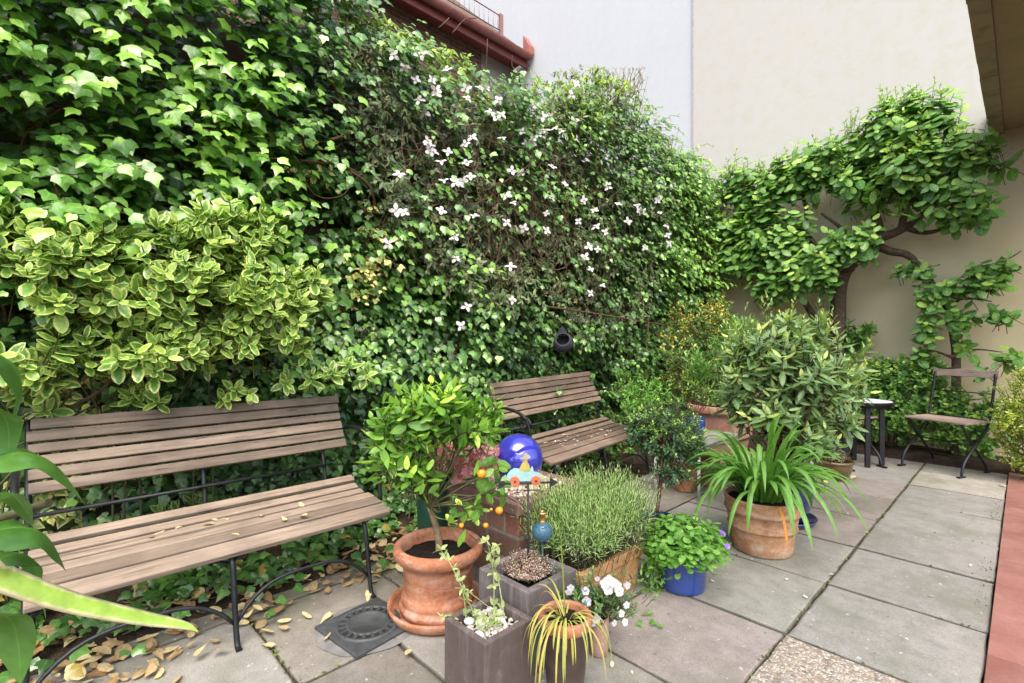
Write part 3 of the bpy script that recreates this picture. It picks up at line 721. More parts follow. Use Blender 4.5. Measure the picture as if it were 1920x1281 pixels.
m.lathe(prof,(0,0,0),n); Vv=m.V[0]; a=np.arctan2(Vv[:,1],Vv[:,0]); rib=1+.02*np.cos(a*12); Vv[:,0]*=rib; Vv[:,1]*=rib; m.V[0]=Vv+LP
m.build('bulb',gmt,ln)
m=MB(); m.lathe([(.001,.036),(.014,.036),(.015,.04),(.0125,.044),(.0125,.068),(.0185,.071),(.020,.076),(.018,.081),(.012,.082),(.011,.078),(.001,.077)],LP,24); m.build('neck',simple('brass_gold',(.62,.40,.14),.28,.5,.9),ln)
m=MB(); q=np.linspace(0,PI,14); m.tube(np.stack([LP[0]+.018*np.cos(q)*R[0],LP[1]+.018*np.cos(q)*R[1],LP[2]+.08+.024*np.sin(q)],-1),.0015,5); m.build('hanging_loop',m_black,ln)
m=MB(); m.tube([LP-up*.20,LP-up*.038],.005,8); m.build('stake',simple('green_stake',(.02,.07,.045),.5),ln)
# tall brown pot with orange rim (spider plant), pink pot (pansy)
SP=V3((-1.065,1.268,0))
spd=thing('spider_plant_pot','straggling striped spider plant in a tall brown pot with an orange rim','potted plant',tuple(SP))
p=lpot(spd,SP,[(.001,0),(.052,0),(.058,.01),(.066,.10),(.074,.20),(.077,.252),(.075,.262)],simple('dark_brown_glaze',(.075,.05,.042),.4,.4,0,.4,18),0,0)
q_=MB(); q_.lathe([(.0765,.252),(.085,.254),(.090,.262),(.090,.285),(.085,.292),(.076,.292),(.072,.286),(.068,.22)],SP,48); q_.build('rim',m_terra,p); soil_disc(p,SP,.071,.268)
PP=V3((-1.135,1.548,0))
pan=thing('pansy_pot','white pansies spilling over a small pink clay pot','potted plant',tuple(PP))
lpot(pan,PP,[(.001,0),(.026,0),(.032,.006),(.039,.05),(.0415,.10),(.041,.145),(.039,.15),(.035,.148),(.034,.12)],m_pinkpot,.036,.135)
# blue pot
BP=V3((-1.165,2.272,0))
cam_p=thing('bellflower_pot','bright green bellflower mound with few purple flowers in a deep blue pot','potted plant',tuple(BP))
lpot(cam_p,BP,roundpot(.108,.128,.215,.006,.03,.016),m_blue,.108,.19)
# agapanthus
AP=V3((-1.055,3.02,0))
aga=thing('agapanthus_pot','strap leaved agapanthus in a banded tan terracotta pot beside the slabs','potted plant',tuple(AP))
lpot(aga,AP,[(.001,0),(.150,0),(.158,.008),(.166,.06),(.173,.12),(.178,.135),(.183,.138),(.186,.146),(.180,.152),(.186,.20),(.190,.222),(.200,.228),(.204,.238),(.198,.246),(.200,.285),(.204,.298),(.200,.308),(.190,.308),(.184,.30),(.175,.2)],m_terra2,.182,.285)
# bay in navy pot with saucer
YP=V3((-1.12,3.60,0))
m=MB(); m.lathe([(.001,0),(.16,0),(.185,.014),(.196,.040),(.190,.042),(.178,.02),(.001,.016)],YP,48)
tag(m.build('saucer',m_navy,base=YP),'dark blue glazed saucer under the bay laurel pot','saucer')
bay=thing('potted_bay_laurel','big bay laurel bush in a dark blue glazed pot behind the agapanthus','potted shrub',tuple(YP+V3((0,0,.017))))
lpot(bay,YP+V3((0,0,.017)),roundpot(.13,.19,.36,.014,.05,.02,bulge=.02),m_navy,.168,.32)
# olive pot
OP=V3((-1.16,5.0,0))
hea=thing('heather_pot','dried brown heather in a low olive glazed bowl near the stool','potted plant',tuple(OP))
lpot(hea,OP,roundpot(.095,.158,.172,.012,.028,.016,bulge=.015),m_olive,.14,.15)
# standard shrub (dark green) pot
KP=V3((-1.50,2.62,0))
box=thing('potted_dark_shrub','small dark glossy shrub with lime tips on a short trunk, behind the bellflowers','potted shrub',tuple(KP))
lpot(box,KP,roundpot(.09,.115,.17,.008,.03,.016),m_navy,.098,.145)
# stone topped white table with small blue pot
ST=V3((-1.87,3.89,0))
tb=thing('low_stone_table','low weathered pale stone topped table on white metal legs','table',tuple(ST))
m=MB(); m.span((-2.08,3.52,.383),(-1.655,4.26,.422)); m.build('tabletop',simple('pale_lichen_stone',(.36,.34,.30),.9,var=.35,scale=16,col2=(.22,.21,.185)),tb,bevel=.006,seg=3)
m_whitem=simple('white_flaky_metal',(.62,.62,.60),.5,var=.2,scale=40)
for x in (-2.05,-1.69):
    for y in (3.56,4.22):
        m=MB(); m.tube([(x,y,.382),(x,y,.19),(x+.0,y,0)],.012,8); m.build('leg',m_whitem,tb)
TP=V3((-1.93,4.0,.423))
m=lambda:0
sbp=thing('small_blue_pot','small bright blue glazed pot with a seedling, standing on the stone table','potted plant',tuple(TP))
lpot(sbp,TP,[(.001,0),(.05,0),(.058,.006),(.074,.035),(.081,.07),(.080,.10),(.075,.118),(.078,.126),(.082,.134),(.080,.142),(.074,.142),(.070,.13)],m_blue2,.07,.122)
# big rolled rim terracotta (oleander)
OL=V3((-2.02,4.72,0))
ole=thing('potted_oleander','narrow leaved oleander in a large pinkish terracotta pot behind the stone table','potted shrub',tuple(OL))
lpot(ole,OL,roundpot(.20,.31,.60,.03,.07,.035),terramat('terracotta_pink',(.43,.21,.15),(.50,.29,.22),(.3,.14,.1),.4),.26,.55)
# terracotta pots stored below the table
for i,(x,y,r,h) in enumerate(((-1.90,3.75,.11,.19),(-1.87,4.05,.12,.22))):
    t=thing('spare_pot',['empty red clay pot stored under the near half of the stone table','larger empty red clay pot stored under the far half of the stone table'][i],'flower pot',(x,y,0))
    lpot(t,V3((x,y,0)),roundpot(r*.7,r,h,.01,.04,.012),m_terra,0,0)
# green pot with pink azalea behind citrus
AZ=V3((-2.34,1.84,0))
AZ=atT(812,940,2.78); AZ[2]=0
aza=thing('potted_azalea','pink flowering azalea in a tall green pot between citrus tree and ivy','potted shrub',tuple(AZ))
lpot(aza,AZ,roundpot(.075,.105,.42,.006,.03,.012),simple('green_plastic',(.02,.085,.05),.4,.4),.09,.39)
# ================================================================ SEATING BY THE FAR WALL
m_wood3=woodmat('chair_wood',(.42,.32,.26),(.33,.24,.19),(.19,.13,.10),'X')
m_blk=simple('black_paint_steel',(.018,.018,.021),.42,.5,.3)
def foldchair(label,c,ang,w=.46,dp=.37,zs=.47):
    # local: x across (to the sitter's side), -y forward
    r=thing('folding_chair',label,'folding chair',c,ang,'folding garden chairs')
    m=MB(); n=5
    for i in range(n):
        m.box((0,-dp/2+dp*(i+.5)/n,zs),(w,dp/n-.006,.018),tone=rs.rand())
    m.build('seat',m_wood3,r,local=True,bevel=.004)
    m=MB(); xs=np.linspace(-w/2-.01,w/2+.01,25)
    topz=[.948+.006*math.cos((x/(w/2))*PI*1.5)-.007*abs(math.sin(x/(w/2)*PI)) for x in xs]
    poly=[(x,.868+.008*math.cos(x/(w/2)*PI/2)) for x in xs]+[(x,z-.0) for x,z in zip(xs[::-1],topz[::-1])]
    m.prism(poly,(1,0,0),nrm(V3((0,.16,1))),V3((0,dp/2-.13+.10,0))*1.0,.02,tone=.5)
    m.build('backrest',m_wood3,r,local=True,bevel=.003)
    for s in (-1,1):
        x=s*(w/2-.012)
        m=MB(); m.tube(smoothpts([(x,dp/2+.105,.90),(x,dp/2+.055,.68),(x,dp/2-.0,zs+.01),(x,dp/2-.06,zs-.08),(x,-.02,.27),(x,-dp/2+.01,.14),(x,-dp/2-.035,.05),(x,-dp/2-.04,.012)]),.0125,6)
        m.box((x,-dp/2-.045,.008),(.025,.09,.014)); m.build('leg',m_blk,r,local=True)
        x=s*(w/2-.042)
        m=MB(); m.tube(smoothpts([(x,-dp/2+.02,zs-.014),(x,-.06,.33),(x,.05,.22),(x,dp/2-.01,.09),(x,dp/2+.03,.012)]),.0115,6)
        m.box((x,dp/2+.035,.008),(.022,.07,.014)); m.build('leg',m_blk,r,local=True)
    for y,z,nm in ((dp/2+.063,.72,'back_rail'),(dp/2+.005,zs+.012,'back_rail'),(-.01,.27,'stretcher'),(dp/2-.0,.09,'stretcher')):
        m=MB(); m.tube([(-w/2+.02,y,z),(w/2-.02,y,z)],.006,6); m.build(nm,m_blk,r,local=True)
    return r
foldchair('wooden folding chair with black iron legs standing alone against the cream wall',(-.515,6.13,0),math.radians(-23),w=.50)
foldchair('folding chair mostly hidden by the bay laurel, only its seat edge showing',(-1.235,5.72,0),math.radians(62),w=.42,dp=.36)
rt_=thing('round_table','small round black three legged table with a whitish tray top','table',(-1.06,6.0,0))
rc=atT(1618,757,4.83); rc[2]=0; rt_.location=tuple(rc)
m=MB(); m.lathe([(.001,.562),(.17,.562),(.235,.585),(.262,.612),(.265,.624),(.258,.626),(.24,.622),(.235,.618)],rc,48); m.build('tabletop',m_blk,rt_)
m=MB(); m.lathe([(.2345,.622),(.2,.6235),(.001,.6235)],rc,48); m.build('tray_surface',simple('white_tray',(.75,.75,.73),.5,var=.1),rt_)
for a in (-1.15,.35,2.3,3.6):
    m=MB(); p=rc+V3((math.cos(a)*.15,math.sin(a)*.15,0)); m.box(p+V3((0,0,.283)),(.042,.042,.562),rz=a); m.build('leg',m_blk,rt_,bevel=.004)
# black hanging bird nester in the ivy
NP=atX(1056,642,-2.70)
nb=thing('bird_nester','black pouch shaped bird nester hanging in the ivy above the brown bench','bird nester',tuple(NP-V3((0,0,.085))))
m=MB(); q=np.linspace(0,2.45,16); prof=[(math.sin(t)*.088+.0005,-math.cos(t)*.075) for t in q]; 
m.lathe(prof,(0,0,0),32); Vv=m.V[0]; ax=nrm(V3((.55,-.75,.55))); zz=V3((0,0,1)); vv=nrm(np.cross(zz,ax)); ww=np.cross(ax,vv)
m.V[0]=Vv@np.stack([vv,ww,ax],0)+NP
m.build('pouch',simple('black_felt',(.03,.031,.036),.75,.3),nb,solid=.006)
m=MB(); m.prism([(-.05,.0),(.05,0),(.03,.05),(0,.085),(-.03,.05)],nrm(V3((.75,.6,0))),V3((0,0,1)),NP+V3((-.01,.0,.055)),.006); m.build('hanging_flap',simple('black_flap',(.025,.027,.035),.7,.3),nb)
# ================================================================ FOLIAGE
def rdir(n): return nrm(rs.normal(size=(n,3)))
UP=V3((0,0,1))
L_ivy=leafmat('ivy_leaf',(0.037,0.102,0.026),(0.094,0.251,0.041),(0.26,0.503,0.084),rough=.27,trans=.28,spec=.85,rib=(.55,.11),old=(.34,.27,.06))
L_ivyd=leafmat('ivy_leaf_small',(0.033,0.092,0.03),(0.074,0.193,0.044),(0.184,0.386,0.074),rough=.29,trans=.27,spec=.8,rib=(.4,.10),old=(.42,.30,.06))
L_ivyy=leafmat('variegated_ivy_leaf',(.06,.15,.03),(.16,.27,.05),(.62,.55,.16),rough=.4,trans=.3,edge=(.60,.55,.22),eth=.50)
L_euo=leafmat('variegated_shrub_leaf',(.065,.17,.03),(.105,.25,.045),(.22,.36,.07),edge=(.54,.62,.18),rough=.32,trans=.28,eth=.62)
L_cit=leafmat('citrus_leaf',(0.065,0.175,0.029),(0.146,0.32,0.044),(0.379,0.582,0.087),rough=.30,trans=.32,rib=(.5,.09))
L_clem=leafmat('clematis_leaf',(.065,.105,.055),(.105,.165,.075),(.27,.28,.15),rough=.5,trans=.25)
L_clemg=leafmat('clematis_new_leaf',(0.13,0.234,0.039),(0.221,0.364,0.052),(0.39,0.52,0.117),rough=.45,trans=.35)
L_tree=leafmat('tree_leaf',(.055,.15,.038),(.11,.25,.055),(.26,.42,.08),rough=.42,trans=.28,rib=(.55,.09),spec=.45)
L_bay=leafmat('bay_leaf',(.10,.19,.075),(.185,.315,.13),(.44,.56,.14),rough=.38,trans=.2,rib=(.5,.08),old=(.42,.12,.03))
L_fresh=leafmat('fresh_green_leaf',(0.069,0.196,0.034),(0.127,0.31,0.052),(0.241,0.46,0.103),rough=.5,trans=.35,rib=(.3,.1))
L_lav=leafmat('lavender_leaf',(.235,.40,.16),(.32,.51,.20),(.44,.60,.29),rough=.7,trans=.42,spec=.2)
L_lavg=leafmat('lavender_dry',(.36,.33,.28),(.50,.46,.39),(.62,.58,.50),rough=.8,trans=.15,spec=.2)
L_dark=leafmat('dark_glossy_leaf',(0.032,0.087,0.038),(0.062,0.154,0.059),(0.383,0.592,0.087),rough=.3,trans=.15,spec=.6)
L_aga=leafmat('strap_leaf',(.06,.17,.028),(.10,.25,.04),(.20,.36,.07),rough=.32,trans=.3,spec=.5)
L_pale=leafmat('pale_felt_leaf',(.24,.33,.14),(.34,.44,.21),(.45,.54,.30),rough=.7,trans=.3,spec=.2)
L_lime=leafmat('lime_leaf',(0.23,0.345,0.057),(0.38,0.506,0.092),(0.575,0.644,0.184),rough=.5,trans=.35)
L_orange=leafmat('russet_tip_leaf',(.06,.13,.03),(.13,.22,.045),(.50,.40,.07),rough=.35,trans=.25)
L_olean=leafmat('oleander_leaf',(0.07,0.182,0.049),(0.126,0.28,0.07),(0.308,0.504,0.112),rough=.4,trans=.25,rib=(.5,.1))
L_fore=leafmat('broad_glossy_leaf',(.035,.11,.02),(.06,.17,.028),(.11,.25,.04),rough=.28,trans=.25,rib=(.6,.07),spec=.6)
m_bark=simple('grey_brown_bark',(.12,.088,.062),.9,.2,var=.55,scale=35,bump=.7,bdist=.012)
m_vine=simple('brown_vine',(.13,.075,.045),.85,.2,var=.5,scale=40,bump=.5)
m_twig=simple('green_brown_twig',(.10,.095,.04),.7,.3,var=.5,scale=30)
m_twigr=simple('reddish_twig',(.15,.07,.045),.7,.3,var=.5,scale=30)

# ---- rosettes of leaves round shoots
def shoots(fol,tw,tips,dirs,slen,nl,ll,wr,tpl,spread=(80,28),curl=.15,fold=.12,tone0=.25,tone1=.95,twr=.0022,jit=.25,tipsmall=.6,upb=.35,tonejit=.2,droop=0.,nb=None):
    tips=np.asarray(tips); dirs=nrm(dirs); n=len(tips)
    slen=np.broadcast_to(slen,(n,)); stone=rs.normal(0,tonejit*.7,n)
    P=[];A=[];N=[];L=[];T=[]
    a0=rs.uniform(0,2*PI,n)
    ref=np.where(np.abs(dirs[:,2:3])<.9,UP[None],V3((1,0,0))[None])
    U=nrm(np.cross(dirs,ref)); W=np.cross(dirs,U)
    for k in range(nl):
        s=(k+.5)/nl
        az=a0+k*2.399+rs.normal(0,jit,n)
        rad=np.cos(az)[:,None]*U+np.sin(az)[:,None]*W
        th=np.radians(spread[0]+(spread[1]-spread[0])*s+rs.normal(0,9,n))[:,None]
        ax=dirs*np.cos(th)+rad*np.sin(th); ax[:,2]-=droop*(1-s*.4)
        nn=dirs*np.sin(th)-rad*np.cos(th)+UP*upb+(0 if nb is None else V3(nb))
        P.append(tips-dirs*(slen*(1-s))[:,None]); A.append(ax); N.append(nn)
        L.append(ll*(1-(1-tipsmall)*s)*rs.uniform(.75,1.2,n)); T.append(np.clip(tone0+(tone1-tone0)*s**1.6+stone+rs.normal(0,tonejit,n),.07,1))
    P=np.concatenate(P);A=np.concatenate(A);N=np.concatenate(N);L=np.concatenate(L);T=np.concatenate(T)
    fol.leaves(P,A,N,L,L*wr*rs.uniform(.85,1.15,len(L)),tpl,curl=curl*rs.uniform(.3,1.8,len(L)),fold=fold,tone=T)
    if tw is not None:
        for p,d,l in zip(tips,dirs,slen):
            q=p-d*l*1.6; tw.tube([q+V3((0,0,-.15*l)),p-d*l*.6,p],[twr*1.3,twr,twr*.7],3,cap=False)
def lobepts(lobes,n,rmin=.45,noisescale=3.5,thr=-.25,seed=0,power=.6):
    vol=np.array([np.prod(r)**.75 for c,r in lobes]); vol=vol/vol.sum()
    out=[];od=[];tries=0
    while len(out)<n and tries<n*12:
        tries+=1
        i=rs.choice(len(lobes),p=vol); c,r=lobes[i]; c=V3(c); r=V3(r)
        d=rdir(1)[0]; q=rmin+(1-rmin)*rs.rand()**power
        q*=1+.16*noise.noise(Vector(tuple(d*2.2+c)))
        p=c+d*r*q
        if noise.noise(Vector(tuple(p*noisescale+seed)))<thr: continue
        out.append(p); od.append(nrm(d/r))
    return np.array(out),np.array(od)
def bush(root,lobes,n,slen,nl,ll,wr,tpl,mat,twmat,base,upw=.6,seed=0,thr=-.25,ns=3.5,rmin=.45,stems=10,stemr=.006,fname='foliage',**kw):
    P,dd=lobepts(lobes,n,rmin,ns,thr,seed)
    di=nrm(dd*.8+UP*upw+rdir(len(P))*.35)
    f=MB(); t=MB(); shoots(f,t,P,di,slen*rs.uniform(.6,1.3,len(P)),nl,ll,wr,tpl,**kw)
    base=V3(base)
    for k in range(stems):
        p=P[rs.randint(len(P))]; b=base+V3((rs.normal(0,.02),rs.normal(0,.02),0))
        mid=(b+p)/2+V3((rs.normal(0,.05),rs.normal(0,.05),.08*np.linalg.norm(p-b)))
        t.tube(smoothpts([b,(b+mid)/2+rs.normal(0,.015,3),mid,p],5),np.linspace(stemr,stemr*.35,16),5)
    f.build(fname,mat,root); t.build('stems',twmat,root); return P,di
# ---------------------------------------------------------------- THE IVY
XB=XI+.02
top_px=[(-300,-380),(0,-300),(300,-240),(560,-110),(660,-15),(720,36),(770,62),(850,104),(885,150),(960,182),(1010,160),(1080,175),(1180,190),(1240,265),(1290,310),(1345,345),(1400,360)]
tops=np.array([atX(a,b,-2.95)[1:] for a,b in top_px]); 
def topz(Y): return np.interp(Y,tops[:,0],tops[:,1])
def nz(y,z,s,k): return noise.noise(Vector((y*s,z*s,k)))
def thick(Y,z):
    b=.22+.17*nz(Y,z,1.6,1.)+.20*nz(Y,z,3.4,5.)
    b+=.20*math.exp(-((Y+.1)/.9)**2)*max(0,min(1,(z-1.2)/.8))          # heavy overhang at the near top
    b+=.12*max(0,min(1,(z-2.4)/.7))
    b-=.10*max(0,min(1,(.8-z)/.6))
    if z<1.05 and (Y<1.6 or 2.4<Y<4.2): b=min(b,.16+.5*max(0,z-.9))
    return max(.05,b)
ivy=thing('ivy','dense glossy green ivy covering the whole tall garden wall behind the benches','climbing plant',(XI,2.5,0))
def pxof(p):
    q=p-EYE; t=q@D; return 960+FPX*(q@R)/t, 640-FPX*q[2]/t
def spray(F,S,o,n,ll,out=.5,down=.6,lat=.35,tpl=IVY,step=None,tone=None,wr=.95):
    st=step or ll*.62
    d=nrm(V3((out if not (o[2]<1.2 and (o[1]<1.6 or 2.4<o[1]<4.2)) else .12,rs.normal(0,lat),rs.uniform(.1,.5)))); p=o.copy(); P=[p.copy()]
    g=V3((0,0,-down*.28))
    for k in range(n):
        p=p+d*st; d=nrm(d+g+rdir(1)[0]*.10); P.append(p.copy())
    P=np.array(P); m=len(P)
    side=np.where(np.arange(m)%2==0,1.,-1.)
    T=nrm(np.gradient(P,axis=0))
    A=np.stack([.30+rs.normal(0,.16,m),side*rs.uniform(.15,.75,m),-.75+rs.normal(0,.22,m)],-1)+T*.35
    N=np.stack([.95+rs.normal(0,.25,m),rs.normal(0,.32,m)+side*.15-.1,.55+rs.normal(0,.28,m)],-1)
    l=ll*rs.uniform(.65,1.15,m)*np.linspace(1.05,.62,m)
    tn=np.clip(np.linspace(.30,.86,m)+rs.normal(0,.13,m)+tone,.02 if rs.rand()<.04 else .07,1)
    P=P+np.stack([rs.uniform(-.01,.03,m),side*.018,rs.uniform(-.02,.02,m)],-1)
    F.leaves(P,A,N,l,l*wr*rs.uniform(.85,1.1,m),tpl,curl=rs.uniform(-.05,.28,m),fold=rs.uniform(-.03,.28,m),tone=tn)
    if S is not None: S.tube(P[:, :]-V3((.015,0,0)),.0022,3,cap=False)
FA=MB();FB=MB();FY=MB();ST=MB();FI=MB()
def zone(Y,z):
    return pxof(V3((-3.0,Y,z)))
cnt=0
for _ in range(6800):
    Y=rs.uniform(-1.0,6.75); tz=topz(Y); z=rs.uniform(.05,tz-.02)
    px,py=zone(Y,z)
    big=(px<560+rs.normal(0,60) and py<430+rs.normal(0,60))
    hole=nz(Y,z,2.3,9.)+.5*nz(Y,z,6.,3.)
    if hole<(-.46 if big else -.38) and not (px<640 and py<110): continue
    dp=nz(Y,z,3.4,5.)
    clem=(690<px<1240 and py<150+ (px-690)*.55+250 and py<620)
    if clem and rs.rand()<.42 and not (560<px<720): continue
    if 1000<px<1280 and 560<py<720 and rs.rand()<.45: continue
    o=V3((XB+thick(Y,z)+rs.uniform(-.12,.02),Y,z))
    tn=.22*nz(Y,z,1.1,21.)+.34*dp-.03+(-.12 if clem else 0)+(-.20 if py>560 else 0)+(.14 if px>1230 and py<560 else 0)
    if big:
        if rs.rand()<.18 or (nz(Y,z,3.2,77.)<-.30 and py>90): continue
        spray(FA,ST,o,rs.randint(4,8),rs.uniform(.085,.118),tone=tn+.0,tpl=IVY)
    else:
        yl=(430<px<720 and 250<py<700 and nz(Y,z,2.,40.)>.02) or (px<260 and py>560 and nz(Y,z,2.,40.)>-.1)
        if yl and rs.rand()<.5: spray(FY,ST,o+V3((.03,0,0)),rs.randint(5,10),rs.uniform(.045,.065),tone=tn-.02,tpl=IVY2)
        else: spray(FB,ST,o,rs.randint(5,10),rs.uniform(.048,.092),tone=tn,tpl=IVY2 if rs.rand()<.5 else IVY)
for k in range(46):
    a,b=rs.uniform(545,720),rs.uniform(668,738)
    if b>760-(a-400)*.1: continue
    spray(FB,ST,atX(a,b,-2.76-.12*rs.rand()),rs.randint(4,7),rs.uniform(.045,.062),out=.3,tone=.32,tpl=IVY2)
for k in range(240):   # shaggy shoots breaking the outline of the top
    Y=rs.uniform(-.8,6.6); z=topz(Y)
    P_=V3((XB+rs.uniform(.0,.4),Y,z-.08)); px,py=pxof(P_)
    if 640<px<1230: continue
    spray(FA if px<560 else FB,ST,P_,rs.randint(3,7),rs.uniform(.06,.095),out=rs.uniform(-.1,.4),down=-.25,tone=.25,tpl=IVY)
# dense older leaves deeper in the mat
n=16000
Y=rs.uniform(-1.0,6.78,n); z=rs.rand(n)*np.array([topz(y)-.04 for y in Y])
keep=np.array([nz(a,b,2.3,9.)+.5*nz(a,b,6.,3.)>-.42 for a,b in zip(Y,z)])
Y=Y[keep];z=z[keep];n=len(Y)
th=np.array([thick(a,b) for a,b in zip(Y,z)])*rs.uniform(.15,.75,n)
l=rs.uniform(.05,.10,n)
FI.leaves(np.stack([XB+th,Y,z],-1),np.stack([rs.uniform(0,.5,n),rs.normal(0,.6,n),-.6+rs.normal(0,.35,n)],-1),np.stack([.9+rs.normal(0,.3,n),rs.normal(0,.4,n),.5+rs.normal(0,.3,n)],-1),l,l,IVY,curl=.2,fold=.1,tone=np.clip(rs.normal(.34,.17,n),.04,.8))
FA.build('large_leaf_foliage',L_ivy,ivy); FB.build('small_leaf_foliage',L_ivyd,ivy); FI.build('inner_foliage',L_ivyd,ivy)
# old brown stems running up and across the wall
for k in range(90):
    Y=rs.uniform(-.8,6.6); z=rs.uniform(0,.6) if k<55 else rs.uniform(.4,2.6); P=[]
    dy=rs.normal(0,.5) if k<55 else rs.choice([-1,1])*rs.uniform(.6,1.2); dz=1 if k<55 else rs.uniform(-.2,.35)
    for j in range(rs.randint(9,17)):
        zz=min(z,topz(Y)-.1); P.append([XB+max(.03,thick(Y,zz)*rs.uniform(.35,.8)),Y,zz]); Y+=dy*.14+rs.normal(0,.05); z+=dz*.17+rs.normal(0,.04)
        Y=min(6.7,max(-1,Y))
    r0=rs.uniform(.006,.016); ST.tube(smoothpts(P,4),np.linspace(r0,r0*.4,4*(len(P)-1)+1),5)
ST.build('stems',m_vine,ivy)
vi=thing('variegated_ivy','yellow splashed ivy trailing through the green ivy above the large bench','climbing plant',(XI+.1,1.2,0))
FY.build('foliage',L_ivyy,vi)
# hanging bare vine stems, front of the ivy
for pts in ([(600,95),(640,190),(665,235),(655,250),(620,262)],[(640,310),(690,345),(705,390)],[(560,300),(640,310),(680,330)],[(100,340),(140,470),(130,560)],[(225,690),(190,730),(110,775)],[(650,30),(655,120),(690,180)],[(1310,440),(1335,490),(1320,540)],[(1030,575),(1130,590),(1250,610)],[(1215,590),(1215,640),(1213,690)]):
    P=[atX(a,b,-2.86+.04*math.sin(i*2.)) for i,(a,b) in enumerate(pts)]
    sv=MB(); sv.tube(smoothpts(P,6),rs.uniform(.006,.010),6); sv.build('bare_stem',m_vine,vi)
# ---------------------------------------------------------------- CLEMATIS
cl=thing('clematis','clematis with many white four petalled flowers sprawling over the top of the ivy','climbing plant',(XI+.1,3.4,0))
CF=MB();CG=MB();CS=MB()
def clz(px,py):  # inside the clematis outline of the picture area
    if px<640 or px>1262: return False
    up=np.interp(px,[640,770,860,900,970,1040,1110,1180,1215,1262],[-15,58,98,135,165,140,125,150,215,280])
    lo=np.interp(px,[640,700,760,900,1000,1100,1200,1262],[150,330,470,560,590,640,600,480])
    return up<py<lo
def trif(F,p,d,ll,tone):
    d=nrm(d); s=nrm(np.cross(d,V3((1,0,.2)))); nn=V3((.7,0,.7))+rdir(1)[0]*.4
    A=np.array([d,d*.55+s*.75,d*.55-s*.75]); F.leaves(np.array([p,p-d*.01,p-d*.01]),A,nn,ll*np.array([1,.8,.8])*rs.uniform(.8,1.2,3),ll*.42,LANCE,curl=rs.uniform(0,.35,3),fold=.2,tone=np.clip(tone+rs.normal(0,.15,3),.05,1))
cz=0
while cz<1250:
    px=rs.uniform(640,1262); py=rs.uniform(-20,640)
    if not clz(px,py): continue
    X=-2.93+.16*noise.noise(Vector((px*.012,py*.012,4.)))+.05*rs.rand()
    p=atX(px,py,X)
    dens=noise.noise(Vector((px*.013,py*.013,8.)))
    if dens<-.28: continue
    cz+=1
    brown=math.exp(-((px-960)/110)**2-((py-330)/90)**2)
    if rs.rand()<brown*.8: continue
    topd=py-np.interp(px,[640,770,860,900,970,1040,1110,1180,1215,1262],[-15,58,98,135,165,140,125,150,215,280])
    P=[p]; d=nrm(V3((rs.uniform(-.1,.4),rs.normal(0,.6),rs.uniform(-.9,.5))))
    for k in range(rs.randint(2,5)):
        dd=nrm(V3((rs.uniform(0,.5),rs.normal(0,.6),rs.normal(-.35,.4))))
        if topd<75 and px<930 or (topd<40): trif(CG,P[-1],dd,rs.uniform(.045,.075),rs.uniform(.1,.7))
        else: trif(CF,P[-1],dd,rs.uniform(.035,.068),rs.uniform(.1,.75))
        P.append(P[-1]+d*.05+V3((0,0,-.01*k)))
    CS.tube(P,.0016,3,cap=False)
# crown tuft that stands up above the wall
for k in range(620):
    px=rs.normal(1105,62); py=rs.normal(205,45)
    lim=np.interp(px,[950,1010,1060,1130,1190,1240],[190,150,132,130,165,230])
    if py<lim or px>1240: continue
    p=atX(px,py,-2.98+rs.normal(0,.14))
    for j in range(3): trif(CF if rs.rand()<.55 else CG,p+rdir(1)[0]*.03,V3((rs.normal(0,.5),rs.normal(.2,.5),rs.normal(.3,.5))),rs.uniform(.035,.06),rs.uniform(.1,.6))
# wispy bare shoots against the white wall
for k in range(64):
    a=(rs.uniform(1020,1195) if k<30 else rs.uniform(1130,1200),rs.uniform(180,260)); b=(a[0]+rs.uniform(-10,45),max(128,a[1]-rs.uniform(40,110)))
    if k>56: a=(rs.uniform(1215,1260),rs.uniform(290,330)); b=(a[0]+rs.uniform(20,45),a[1]-rs.uniform(40,75))
    x=-2.98+rs.normal(0,.1); m_=((a[0]+b[0])/2+rs.uniform(-14,14),(a[1]+b[1])/2+rs.uniform(-8,8))
    P=smoothpts([atX(*a,x),atX(*m_,x+.03),atX(*b,x-.02)],5); CS.tube(P,np.linspace(.0042,.0016,len(P)),4)
    for q in P[2::2]:
        if rs.rand()<.75: trif(CF,q,V3((rs.normal(0,.4),rs.normal(0,.6),rs.uniform(-.1,.9))),rs.uniform(.02,.04),rs.uniform(.5,1))
for a,m_,b in (((848,62),(872,36),(893,34)),((912,135),(913,100),(914,72)),((822,52),(836,40),(842,33)),((1105,150),(1112,135),(1135,125)),((1150,190),(1185,150),(1205,125))):
    CS.tube(smoothpts([atX(*a,-2.98),atX(*m_,-2.95),atX(*b,-2.97)],5),.0035,4)
# tangle of old brown stems
for k in range(330):
    px=rs.normal(965,105); py=rs.normal(355,95)
    if k>200: px=rs.uniform(690,1250); py=rs.uniform(200,520)
    if not clz(px,py): continue
    x=-2.90+.1*rs.rand(); P=[atX(px,py,x)]; a=rs.uniform(-.5,.5) if rs.rand()<.6 else rs.uniform(-1.6,1.6)
    for j in range(rs.randint(4,9)):
        a+=rs.normal(0,.35); P.append(P[-1]+V3((rs.normal(0,.02),math.sin(a)*.075,-math.cos(a)*.075)))
    CS.tube(smoothpts(P,3),rs.uniform(.0016,.0045),4,cap=False)
CF.build('foliage',L_clem,cl); CG.build('new_growth',L_clemg,cl); CS.build('stems',simple('clematis_stem',(.14,.085,.058),.9,.2,var=.5,scale=30),cl)
